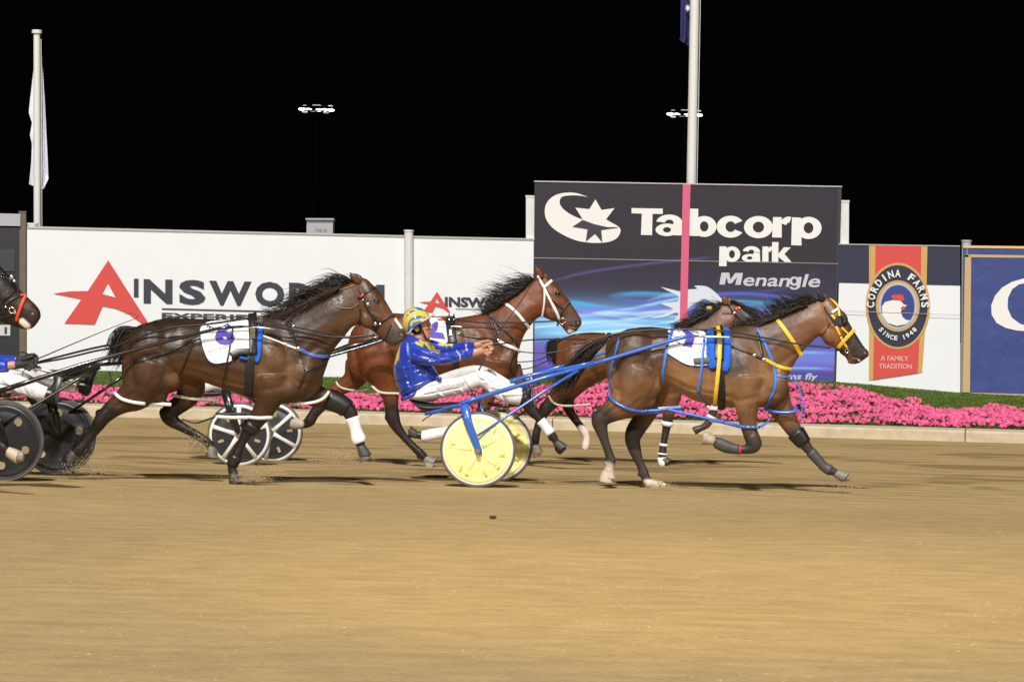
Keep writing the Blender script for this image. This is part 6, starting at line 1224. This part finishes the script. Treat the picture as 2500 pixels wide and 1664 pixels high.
mb = MB(); cord(mb, rD_, sJ, cv('D', [(170, 1275), (250, 1228), (340, 1180), (440, 1130), (560, 1065), (650, 1015)]), 5, w=-.2); mb.obj('waistband', mat('blue_silk'), jk, smooth=True)
mb = MB(); loft_pairs(mb, rD_, sub('D', [(225, 448, 380, 490, .075), (215, 470, 470, 530, .10), (205, 500, 490, 560, .12)]), egg=0); mb.obj('collar', mat('blue_silk'), jk, smooth=True)
# trousers and legs
mb = MB()
loft_pairs(mb, rD_, sub('D', [(190, 1230, 330, 1290, .15), (300, 1150, 420, 1310, .17), (420, 1090, 520, 1310, .17), (560, 1045, 620, 1290, .16)]), egg=0)
limb(mb, rD_, 'D', [(420, 1190, 100, -.09), (560, 1165, 118, -.11), (720, 1130, 122, -.13), (880, 1105, 112, -.15), (1020, 1060, 106, -.17), (1150, 1010, 106, -.18), (1250, 1040, 112, -.18), (1400, 1140, 122, -.17), (1540, 1225, 112, -.16), (1680, 1265, 92, -.15), (1705, 1270, 84, -.15)])
limb(mb, rD_, 'D', [(480, 1130, 90, .09), (650, 1060, 95, .12), (850, 990, 95, .14), (1000, 945, 92, .15), (1130, 925, 88, .16), (1250, 960, 88, .16), (1420, 1060, 88, .16), (1600, 1170, 82, .15), (1690, 1210, 76, .15)])
V, F = remesh(mb, .0075, 3, .5); V = wsmooth(V, F, 14, lambda v: np.ones(len(v)))
V = folds(V, rD_, 'D', [(450, 1220, 900, 1130, 8, -1.4), (620, 1200, 780, 1300, 14, 1), (850, 1180, 950, 1290, 14, -1), (900, 1150, 1020, 1260, 12, 1), (1100, 930, 1250, 1060, 16, 1), (1180, 1030, 1330, 1060, 12, -1), (1280, 1170, 1420, 1300, 16, 1), (1400, 1160, 1500, 1320, 16, -1), (1450, 1220, 1690, 1215, 10, 1.2), (1320, 1120, 1560, 1190, 12, .8), (1050, 1120, 1070, 1230, 10, -.8), (960, 1000, 1080, 1180, 12, 1), (500, 1100, 700, 1050, 12, 1)], .013)
tr = mesh_obj('trousers', V, F, TROU, P_, smooth=True); sTr = Surf(V, F)
decal(tr, rD_, sTr, *text2d('ANTHONY FRISBY', 950 + 605 * .1913, 950 + 985 * .1913, 730 + 1165 * .1913, 730 + 1120 * .1913, slope=-.19, bold=0), mat('grey_letter2', (.30, .29, .30), .7), 'trouser_lettering')
for w in (-.15, .15):
    mb = MB(); dx = 0 if w < 0 else -15; dy = 0 if w < 0 else -50
    limb(mb, rD_, 'D', [(1680 + dx, 1275 + dy, 82, w), (1740 + dx, 1290 + dy, 72, w), (1775 + dx, 1300 + dy, 60, w)]); limb(mb, rD_, 'D', [(1755 + dx, 1370 + dy, 40, w), (1760 + dx, 1320 + dy, 52, w), (1768 + dx, 1240 + dy, 46, w), (1778 + dx, 1160 + dy, 42, w), (1782 + dx, 1130 + dy, 30, w)], ratio=1.0)
    V, F = remesh(mb, .006, 4, .5); mesh_obj('boot', V, F, BOOTM, P_, smooth=True)
# hands closed on the reins
fist(rD_, 'D', [(1050, 688, 58, 0), (1100, 680, 52, 0), (1150, 665, 48, 0), (1200, 650, 52, 0), (1250, 640, 46, 0)], [
    [(1220, 590, 22, .01), (1272, 572, 24, -.01), (1302, 596, 22, -.03), (1268, 615, 19, -.04)],
    [(1230, 625, 23, .0), (1288, 610, 24, -.015), (1318, 635, 22, -.035), (1280, 652, 18, -.042)],
    [(1225, 660, 22, .0), (1278, 652, 22, -.02), (1298, 678, 20, -.036), (1262, 690, 17, -.04)],
    [(1210, 695, 20, .0), (1260, 695, 19, -.02), (1275, 712, 16, -.03), (1245, 715, 14, -.03)]],
    [(1190, 615, 26, -.02), (1245, 585, 23, -.035), (1290, 572, 20, -.045), (1318, 575, 16, -.045)], -.10, SKIN, P_)
fist(rD_, 'D', [(1090, 592, 44, 0), (1140, 580, 40, 0), (1190, 565, 42, 0), (1230, 558, 38, 0)], [
    [(1220, 545, 18, .01), (1280, 540, 18, 0), (1310, 552, 16, -.02), (1290, 565, 14, -.02)], [(1220, 565, 18, .01), (1275, 562, 18, 0), (1300, 575, 15, -.02), (1280, 588, 13, -.02)],
    [(1215, 585, 17, .01), (1265, 585, 17, 0), (1285, 597, 14, -.02), (1262, 605, 12, -.02)], [(1205, 602, 15, .01), (1245, 605, 15, 0), (1262, 615, 12, -.02), (1245, 620, 11, -.02)]],
    [(1180, 555, 19, -.02), (1240, 535, 17, -.03), (1290, 530, 15, -.03)], .05, SKIN, P_)
def whip(rig, fr, pts, label, r=4):
    mb = MB(); P = resample(cv(fr, [p[:2] for p in pts]), 5); W = np.linspace(pts[0][2], pts[-1][2], len(P)); C = [rig(p[0], p[1], w) for p, w in zip(P, W)]; n = len(C)
    mb.tube(C, [r * FR_[fr][2] * rig.k * (1.2 - .85 * i / n) for i in range(n)], 6); tag(mb.obj('whip', mat('whip_brown', (.05, .035, .03), .5), loc=C[0], smooth=True), label, 'whip')
whip(rD_, 'B', [(1225, 590, -.12), (1250, 545, -.12), (1335, 410, -.1), (1460, 230, -.05), (1560, 60, 0), (1608, -60, 0), (1612, -140, 0), (1590, -172, 0), (1545, -180, 0)], 'thin whip held up by the driver in yellow and blue helmet', 4)
# --- driver of the black sulky: sleeves, gloves, knees and boots in view, the rest outside the frame
rV = Rig(0, 27.9, 4)
P2 = thing('person', Vector((rV.P0.x, rV.P0.y, 0)), 'driver at the left edge with blue sleeves, black gloves, white trousers and black boots', 'person')
mb = MB(); S2 = lambda st: sub('L', st)
loft_pairs(mb, rV, S2([(-420, 560, -300, 560, .08), (-480, 640, -260, 640, .18), (-470, 760, -240, 760, .2), (-430, 880, -190, 870, .19), (-380, 960, -180, 940, .17)]), egg=0)
limb(mb, rV, 'L', [(-330, 650, 60, -.2), (-220, 740, 50, -.24), (-110, 775, 46, -.2), (-20, 770, 42, -.14), (55, 768, 38, -.10)]); limb(mb, rV, 'L', [(-320, 650, 50, .2), (-200, 720, 42, .22), (-60, 725, 36, .14), (110, 730, 30, .05)])
V, F = remesh(mb, .009, 5, .5); V = folds(V, rV, 'L', [(-60, 730, -40, 810, 8, 1), (-10, 730, 5, 800, 7, -1), (30, 735, 35, 800, 6, 1)]); mesh_obj('jacket', V, F, SILK, P2, smooth=True)
mb = MB(); loft_pairs(mb, rV, S2([(-400, 420, -310, 420, .04), (-430, 460, -285, 460, .075), (-430, 520, -285, 520, .075), (-400, 580, -300, 580, .06), (-390, 620, -320, 620, .06)]), egg=0); limb(mb, rV, 'L', [(-340, 600, 20, 0), (-340, 640, 20, 0)]); V, F = remesh(mb, .007, 3, .5); mesh_obj('body', V, F, SKIN, P2, smooth=True)
mb = MB(); limb(mb, rV, 'L', [(40, 766, 30, -.10), (70, 762, 27, -.10), (100, 758, 26, -.10)]); mb.obj('wrist', SKIN, P2, smooth=True)
mb = MB(); (p,) = cv('L', [(-360, 450)]); mb.ell(rV(*p, 0), (0, 0, .12), rV.T * .13, rV.A * .11); mb.obj('helmet', mat('blue_helmet', (.04, .1, .4), .2), P2, smooth=True)
mb = MB()
limb(mb, rV, 'L', [(-300, 900, 60, -.1), (-150, 880, 64, -.13), (-20, 870, 62, -.16), (60, 868, 58, -.17), (150, 895, 58, -.17), (230, 925, 54, -.16), (300, 945, 44, -.15)]); limb(mb, rV, 'L', [(-260, 880, 56, .1), (-60, 850, 56, .14), (120, 810, 54, .16), (220, 810, 52, .16), (330, 850, 50, .16), (430, 885, 46, .15), (490, 900, 40, .15)])
V, F = remesh(mb, .008, 5, .5); V = folds(V, rV, 'L', [(20, 850, 120, 940, 9, 1), (120, 860, 180, 960, 9, -1), (200, 880, 230, 970, 8, 1), (-40, 880, 100, 900, 8, -1), (120, 780, 240, 850, 9, 1), (360, 850, 420, 900, 8, 1)]); mesh_obj('trousers', V, F, TROU, P2, smooth=True)
for dx, dy, w in ((0, 0, -.15), (215, -50, .15)):
    mb = MB(); limb(mb, rV, 'L', [(290 + dx, 945 + dy, 44, w), (330 + dx, 950 + dy, 42, w), (350 + dx, 950 + dy, 36, w)]); limb(mb, rV, 'L', [(320 + dx, 1000 + dy, 26, w), (335 + dx, 965 + dy, 34, w), (355 + dx, 900 + dy, 30, w), (378 + dx, 850 + dy, 26, w), (382 + dx, 835 + dy, 18, w)], ratio=1)
    V, F = remesh(mb, .006, 4, .5); mesh_obj('boot', V, F, BOOTM, P2, smooth=True)
GLV = mat('black_glove', (.02, .02, .021), .6, bump=.004, bscale=40)
fist(rV, 'L', [(85, 762, 28, 0), (120, 755, 28, 0), (155, 748, 30, 0), (180, 742, 27, 0)], [[(165, 725, 13, .01), (205, 715, 13, 0), (232, 725, 12, -.02), (222, 742, 10, -.03)], [(170, 745, 13, 0), (212, 738, 13, -.01), (235, 750, 11, -.03), (215, 760, 10, -.03)], [(165, 762, 13, 0), (200, 760, 12, -.02), (215, 772, 11, -.03), (195, 778, 10, -.03)], [(155, 778, 12, 0), (182, 780, 11, -.02), (192, 788, 10, -.03), (175, 790, 9, -.03)]], [(140, 728, 14, -.02), (180, 712, 13, -.03), (215, 702, 11, -.03)], -.10, GLV, P2, 'glove')
fist(rV, 'L', [(115, 730, 24, 0), (150, 722, 24, 0), (185, 715, 25, 0)], [[(185, 700, 11, .01), (225, 700, 11, 0), (240, 712, 10, -.02)], [(190, 715, 11, 0), (230, 716, 11, -.01), (245, 726, 10, -.02)], [(185, 730, 11, 0), (222, 732, 10, -.01), (235, 742, 9, -.02)], [(180, 742, 10, 0), (210, 746, 10, -.01), (220, 754, 9, -.02)]], [(165, 702, 12, -.02), (200, 694, 11, -.03), (225, 692, 10, -.03)], .06, GLV, P2, 'glove')
whip(rV, 'L', [(170, 735, -.12), (250, 715, -.12), (400, 652, -.1), (600, 568, -.1), (780, 495, -.1), (860, 465, -.1), (878, 450, -.1), (868, 436, -.1), (830, 430, -.1), (800, 440, -.1)], 'long thin whip held by the black gloved driver at the left', 4)
lines('loop of spare black rein hanging at the gloved hands', rV, [('L', [(105, 720), (100, 695), (130, 675), (160, 680), (200, 700)], 4, -.1, 0)], 'rein')
# --- driver of the white wheeled sulky, lying back behind the number 6 horse
rW = Rig(520, 32.0, 5)
P3 = thing('person', Vector((rW.P0.x, rW.P0.y, 0)), 'driver almost hidden behind the number 6 horse, white trousers showing above the spoked wheels', 'person')
S3 = lambda st: sub('C', st)
mb = MB(); loft_pairs(mb, rW, S3([(600, 560, 680, 560, .12), (560, 640, 700, 640, .18), (580, 720, 720, 720, .18), (610, 780, 730, 780, .16)]), egg=0); V, F = remesh(mb, .011, 4, .5); mesh_obj('jacket', V, F, mat('dark_silk', (.03, .03, .05), .4), P3, smooth=True)
mb = MB(); loft_pairs(mb, rW, S3([(590, 440, 650, 440, .05), (575, 480, 665, 480, .075), (580, 530, 660, 530, .07), (600, 570, 650, 570, .06)]), egg=0); V, F = remesh(mb, .009, 3, .5); mesh_obj('body', V, F, SKIN, P3, smooth=True)
mb = MB(); limb(mb, rW, 'C', [(660, 770, 45, -.1), (760, 790, 50, -.12), (850, 770, 46, -.14), (960, 790, 44, -.14), (1080, 840, 38, -.14)]); limb(mb, rW, 'C', [(660, 760, 45, .1), (780, 780, 46, .12), (900, 760, 44, .14), (1080, 800, 38, .14)]); V, F = remesh(mb, .01, 4, .5); mesh_obj('trousers', V, F, TROU, P3, smooth=True)
mb = MB(); limb(mb, rW, 'C', [(1070, 840, 38, -.14), (1110, 850, 34, -.14), (1130, 820, 28, -.14), (1140, 780, 24, -.14)]); V, F = remesh(mb, .009, 3, .5); mesh_obj('boot', V, F, BOOTM, P3, smooth=True)
# ------------------------------------------------------------------ kicked-up sand
V = []; F = []
for (fr, x, y, rx, ry, w, n) in [('C', 1080, 1370, 90, 30, -.1, 1500), ('C', 1180, 1330, 90, 30, 0, 500), ('C', 740, 1180, 70, 60, .1, 800), ('C', 1640, 1250, 130, 50, .2, 600), ('C', 30, 1320, 120, 60, 0, 900), ('A', 1750, 1395, 90, 20, 0, 150), ('A', 560, 1400, 90, 25, 0, 400)]:
    rg = rC if fr == 'C' else rA
    for _ in range(n * 2):
        (p,) = cv(fr, [(x + rng.normal(0, rx * .6), y + 30 - abs(rng.normal(0, ry)))]); q = rg(p[0], p[1], w + rng.normal(0, .12))
        if q.z < .005: q.z = .005
        r = abs(rng.normal(0, .003)) + .0015; n0 = len(V); V += [q + Vector((r, 0, 0)), q + Vector((-r * .7, r * .8, 0)), q + Vector((-r * .7, -r * .8, 0)), q + Vector((0, 0, r * 1.2))]; F += [(n0, n0 + 1, n0 + 2), (n0, n0 + 1, n0 + 3), (n0 + 1, n0 + 2, n0 + 3), (n0, n0 + 2, n0 + 3)]
tag(mesh_obj('sand_spray', V, F, mat('loose_sand', (.33, .24, .12), .9)), 'spray of loose sand thrown up by the hooves', 'sand', kind='stuff')
